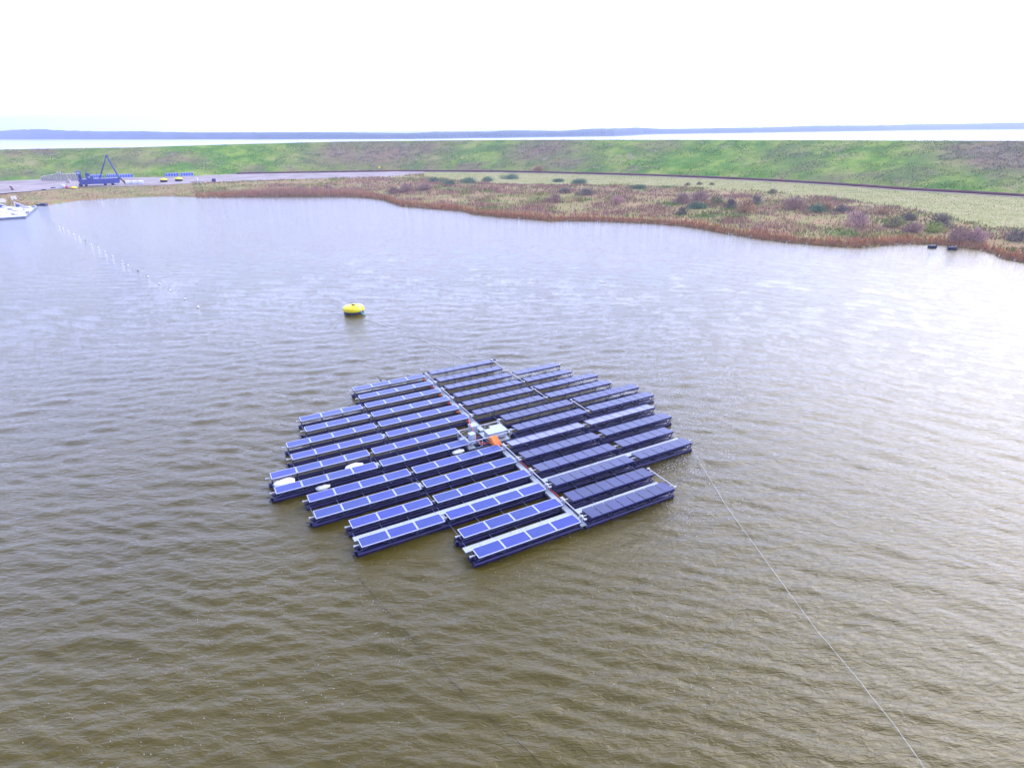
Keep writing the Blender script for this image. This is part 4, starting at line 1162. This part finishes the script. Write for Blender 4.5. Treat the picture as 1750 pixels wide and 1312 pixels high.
# grass tufts on the dike
g = np.random.default_rng(14); n = 110000
ii = g.integers(0, DP.shape[0] - 1, n); tt = g.random(n) ** .9; jj = tt * 45.9; j0 = jj.astype(int); fj = jj - j0; fi = g.random(n)
Pq = (DP[ii, j0] * (1 - fj)[:, None] + DP[ii, j0 + 1] * fj[:, None]) * (1 - fi)[:, None] + (DP[ii + 1, j0] * (1 - fj)[:, None] + DP[ii + 1, j0 + 1] * fj[:, None]) * fi[:, None]
x, y = Pq[:, 0], Pq[:, 1]; m1 = fbm(x, y, 13, 61, 4); m2 = fbm(x, y, 30, 62, 4); m3 = fbm(x, y, 6, 63, 3)
C = mixc(np.array([.085, .20, .02]), np.array([.18, .29, .04]), np.clip((m1 - .4) * 5, 0, 1)); C = mixc(C, np.array([.27, .28, .09]), np.clip((m2 - .52) * 7, 0, .9)); C = mixc(C, np.array([.46, .39, .24]), np.clip((m3 - .66) * 9, 0, 1) * np.clip((m2 - .42) * 6, 0, 1)); dryv = DRY[ii, j0]; C = mixc(C, np.array([.17, .13, .10]), np.clip(dryv * 1.1, 0, .95)); C = mixc(C, np.array([.40, .35, .24]), np.clip((m3 - .6) * 8, 0, 1) * dryv); C *= (1.0 + .6 * g.random(n))[:, None]
keep = (m3 > .40) | (g.random(n) < .25); C = C[keep]; Pq = Pq[keep]; m3 = m3[keep]; n = len(Pq)
Pq[:, 2] -= .08
V = rot_quads(Pq, .12 + .16 * g.random(n), (.25 + .6 * np.clip(m3 - .4, 0, 1) * 2) * (.5 + .7 * g.random(n)), g.random(n) * 3.14, g.normal(0, .15, n), g.normal(0, .15, n), g)
tag(put('dike_grass', quads_mesh('dike_grass', V, C, M['plant'])), 'uneven green and straw grass growing over the dike slope', 'grass', kind='stuff')

# shrubs one can tell apart
KIND = {
    'p': ((.20, .135, .105), (.31, .21, .16), 'mauve-brown', 'bare'), 'd': ((.12, .10, .075), (.19, .16, .115), 'dark', 'dense'),
    'g': ((.075, .12, .065), (.13, .18, .10), 'dark green', 'low'), 'o': ((.16, .15, .07), (.25, .22, .11), 'olive', 'loose'),
    'b': ((.25, .16, .085), (.35, .23, .13), 'orange-brown', 'bare'), 'm': ((.28, .18, .16), (.38, .26, .22), 'pinkish mauve', 'bare'), 'y': ((.18, .22, .05), (.29, .31, .08), 'yellow-green', 'round'),
}
SH = [(515, 328, 18, 13, 'p'), (540, 328, 20, 13, 'p'), (561, 326, 18, 13, 'p'), (672, 330, 26, 12, 'p'), (696, 328, 34, 19, 'p'), (726, 325, 30, 15, 'p'),
      (742, 311, 26, 9, 'g'), (768, 316, 26, 12, 'g'), (801, 313, 38, 11, 'g'), (834, 310, 26, 9, 'g'),
      (873, 306, 34, 9, 'g'), (953, 311, 20, 6, 'g'), (990, 314, 34, 9, 'g'), (1092, 323, 28, 7, 'g'), (948, 345, 28, 20, 'p'), (1002, 333, 38, 12, 'd'), (965, 329, 30, 8, 'd'), (1053, 349, 24, 26, 'm'),
      (1166, 347, 30, 22, 'p'), (1195, 343, 30, 24, 'p'), (1166, 367, 18, 17, 'd'), (1189, 356, 36, 11, 'g'), (1225, 350, 32, 22, 'o'), (1249, 356, 24, 24, 'd'), (1272, 364, 36, 36, 'b'), (1292, 350, 26, 24, 'd'),
      (1320, 331, 12, 10, 'o'), (1355, 357, 40, 28, 'p'), (1395, 362, 34, 15, 'g'), (1410, 360, 22, 22, 'b'), (1436, 362, 24, 17, 'd'), (1465, 386, 38, 34, 'm'), (1508, 366, 16, 12, 'b'), (1526, 388, 30, 22, 'o'), (1552, 376, 24, 15, 'd'),
      (1604, 389, 50, 30, 'd'), (1592, 396, 36, 22, 'y'), (1558, 397, 32, 20, 'p'), (1635, 412, 38, 28, 'p'), (1670, 413, 32, 26, 'm'), (1738, 411, 40, 24, 'd'), (1195, 316, 9, 5, 'o'), (1175, 317, 9, 5, 'o'), (1216, 316, 8, 4, 'o'), (921, 292.5, 22, 11, 'b')]
BARK = M['bark']
def shrub(px, py, wpx, hpx, kd, idx, label):
    on_dike = py < 295
    p = slope_pt(px, py) if on_dike else gp(px, py)
    s = mpp(p); Wm, Hm = wpx * s, hpx * s * .95
    c0, c1, cn, form = KIND[kd]
    g = np.random.default_rng(100 + idx)
    ro = empty('shrub', p - Vector((0, 0, .05)), g.uniform(0, 6)); tag(ro, label, 'shrub', 'shrubs on the bank')
    nst = 9; m = MB(); tips = []
    for k in range(nst):
        t = 6.283 * k / nst + g.uniform(-.3, .3); q = g.uniform(.25, .85)
        tip = Vector((math.cos(t) * Wm * .42 * q, math.sin(t) * Wm * .42 * q, Hm * g.uniform(.55, .92) * math.sqrt(max(.1, 1 - .5 * q * q))))
        mid = tip * .5 + Vector((0, 0, Hm * .1)); m.path([Vector((math.cos(t) * .08, math.sin(t) * .08, 0)), mid, tip], .025 + .008 * Hm, 5); tips.append(tip)
    put('stem', m.mesh('stem', BARK), ro)
    ncl = int(14 + Wm * 4); cen = []
    for k in range(ncl):
        t = g.uniform(0, 6.283); q = g.random() ** .5; e = g.uniform(0.05, 1)
        rr_ = q * math.sqrt(max(.05, 1 - (e * 1.0) ** 2 * .75)); bump = .75 + .45 * math.sin(3 * t + idx) * q; cen.append((math.cos(t) * Wm * .52 * rr_ * bump, math.sin(t) * Wm * .46 * rr_ * bump, Hm * (.06 + .80 * e * (1 - .25 * q) * (.7 + .3 * math.sin(2 * t + idx * 2)))))
    cen = np.array(cen); nl = int(650 + 170 * Wm); nl = min(nl, 3800)
    w = g.integers(0, ncl, nl); rad = Wm * .13 + .15
    Pp = cen[w] + g.normal(0, 1, (nl, 3)) * np.array([rad, rad, rad * .62]) * .62
    Pp[:, 2] = np.abs(Pp[:, 2])
    twig = form == 'bare'
    sz = (.045 if twig else .07) + .07 * g.random(nl); ln = (.35 if twig else .14) + .2 * g.random(nl)
    V = rot_quads(Pp, sz, ln, g.random(nl) * 3.14, Pp[:, 0] * (.12 if twig else .02) + g.normal(0, .10, nl), Pp[:, 1] * (.12 if twig else .02) + g.normal(0, .10, nl), g)
    cl = g.random(ncl)[w]; cc = np.array(c0)[None] * (1 - cl[:, None]) + np.array(c1)[None] * cl[:, None]; cc = cc * (1.35 + .75 * g.random(nl))[:, None]
    put('foliage', quads_mesh('foliage', V, cc, M['plant']), ro)

def where_txt(i):
    x, y, w, h, k = SH[i]
    return ''
SHL = ['left one of three small mauve bushes behind the reeds', 'middle one of three small mauve bushes behind the reeds', 'right one of three small mauve bushes behind the reeds',
 'left low part of the mauve bush trio where the shore turns', 'tallest mauve-brown bush where the shore turns', 'right one of the mauve-brown bushes where the shore turns',
 'small dark green bush at the end of the yard', 'dark green bush second from the end of the yard', 'long low dark green bush beside the end of the yard', 'dark green bush furthest right of the four near the yard end',
 'low dark green bush right under the brown patch of the dike', 'smallest dark green bush on the pale grass', 'flat dark green bush on the pale grass in the middle', 'thin low green bush between pale grass and brush',
 'mauve bush in the middle of the brush left of the dark thicket', 'wide dark thicket in the middle of the bank', 'low dark bush just left of the wide dark thicket', 'tall pinkish mauve bush in the middle of the bank',
 'mauve-brown bush left of its taller twin near the pale grass', 'taller of two mauve-brown bushes near the pale grass', 'small round dark bush in front of the twin mauve bushes', 'flat bluish green bush below the twin mauve bushes', 'olive bush right of the twin mauve bushes', 'narrow dark bush between the olive and the orange-brown bush', 'biggest orange-brown bush on the bank', 'dark bush right behind the big orange-brown bush',
 'tiny olive bush standing alone on the pale grass edge', 'wide mauve-brown bush on the right half of the bank', 'dark green bush right of the wide mauve-brown bush', 'small orange-brown bush above the dark green bush', 'dark bush right of the small orange-brown bush', 'large round pinkish mauve bush on the right half', 'tiny orange-brown bush right of the round pinkish one', 'olive bush left of the low mauve bush', 'small dark bush behind the olive bush on the right',
 'largest dark bush on the right, behind the yellow-green one', 'round yellow-green bush in front of the largest dark bush', 'low mauve bush left of the yellow-green bush', 'mauve-brown bush right of the yellow-green bush', 'pinkish bush near the right cove', 'dark bush at the right edge of the picture', 'middle one of three tiny shrubs on the pale strip', 'left one of three tiny shrubs on the pale strip', 'right one of three tiny shrubs on the pale strip', 'orange-brown bush at the foot of the dike behind the pipeline']
for i, s_ in enumerate(SH): shrub(*s_, i, SHL[i])

# white stones and foam along the waterline
g = np.random.default_rng(21)
def flecks(n, a0, a1, off, seed, size):
    g = np.random.default_rng(seed); m = MB()
    for k in range(n):
        a = math.radians(g.uniform(a0, a1)); 
        if value_noise(a * 300, 0.0, 4.0, 5) < .5: continue
        r_ = float(shore_r(a)) + g.normal(off, .25); s = size * g.uniform(.5, 1.6)
        z = max(.03, float(ground_z(np.array(r_ * math.sin(a)), np.array(r_ * math.cos(a))))) + s * .15
        m.box((r_ * math.sin(a), r_ * math.cos(a), z), (s * g.uniform(.8, 1.6), s, s * .6), mat=Matrix.Rotation(g.uniform(0, 3), 3, 'Z') @ Matrix.Rotation(g.uniform(-.3, .3), 3, 'X'), bev=s * .2)
    return m
tag(put('stones', flecks(420, -42, 46, -.15, 22, .15).mesh('stones', M['stone'])), 'pale stones scattered along the waterline', 'stones', kind='stuff')

# foam flecks drifting on the pond
def foam():
    g = np.random.default_rng(31); pts = []
    def streak(p0, p1, n, w, s0, s1):
        A_, B_ = at(*p0, 0), at(*p1, 0)
        for k in range(n):
            t = g.random(); q = A_.lerp(B_, t); pts.append((q.x + g.normal(0, w), q.y + g.normal(0, w), g.uniform(s0, s1)))
    for p0, p1, n, w in (((150, 1250), (520, 960), 260, 2.0), ((80, 1290), (640, 1190), 130, 1.6), ((620, 990), (700, 1140), 120, .8), ((640, 975), (1180, 1010), 160, 1.2), ((1030, 1180), (1300, 1010), 90, 1.2), ((1190, 1240), (1290, 1090), 90, .8), ((900, 930), (1160, 900), 90, .8)):
        streak(p0, p1, n, w, .009, .022)
    for p0, p1, n, w in (((1120, 812), (1175, 782), 200, .30), ((1150, 830), (1240, 770), 200, .6), ((1160, 735), (1215, 695), 190, .35), ((1200, 760), (1270, 670), 190, .6), ((1130, 700), (1165, 665), 110, .35), ((1060, 655), (1155, 640), 90, .7), ((1190, 800), (1250, 860), 120, .9), ((960, 615), (1060, 640), 70, .8), ((1185, 780), (1262, 570), 230, .9), ((1262, 600), (1235, 540), 70, 1.6), ((960, 700 - 80), (1010, 600), 40, .8), ((1250, 690), (1300, 640), 60, 1.2), ((1130, 850), (1190, 900), 120, .8)):
        streak(p0, p1, int(n * 1.3), w, .012, .036)
    m = MB(); rr = random.Random(4)
    for x, y, s in pts:
        n = 5; z = .055; ph = rr.random() * 6; e = rr.uniform(.4, .8)
        ring = [(x + s * math.cos(ph + 6.283 * i / n) * rr.uniform(.7, 1.2), y + s * e * math.sin(ph + 6.283 * i / n), z) for i in range(n)]
        top = (x, y, z + s * .45)
        m.add(ring + [top], [(i, (i + 1) % n, n) for i in range(n)])
    return m
tag(put('foam', foam().mesh('foam', M['stone'])), 'white foam flecks drifting on the water around the raft', 'foam', kind='stuff')

# ------------------------------------------------------------------ haze
hz = MB(); hz.box((0, 2150, 57), (11000, 5200, 136))
hm = bpy.data.materials.new('haze'); hm.use_nodes = True
t = hm.node_tree; t.nodes.clear()
ou = t.nodes.new('ShaderNodeOutputMaterial'); pv = t.nodes.new('ShaderNodeVolumePrincipled')
pv.inputs['Color'].default_value = (.60, .68, 1.0, 1); pv.inputs['Density'].default_value = HAZE; pv.inputs['Anisotropy'].default_value = .2
t.links.new(pv.outputs[0], ou.inputs['Volume'])
o = put('haze', hz.mesh('haze', hm)); tag(o, kind='stuff')
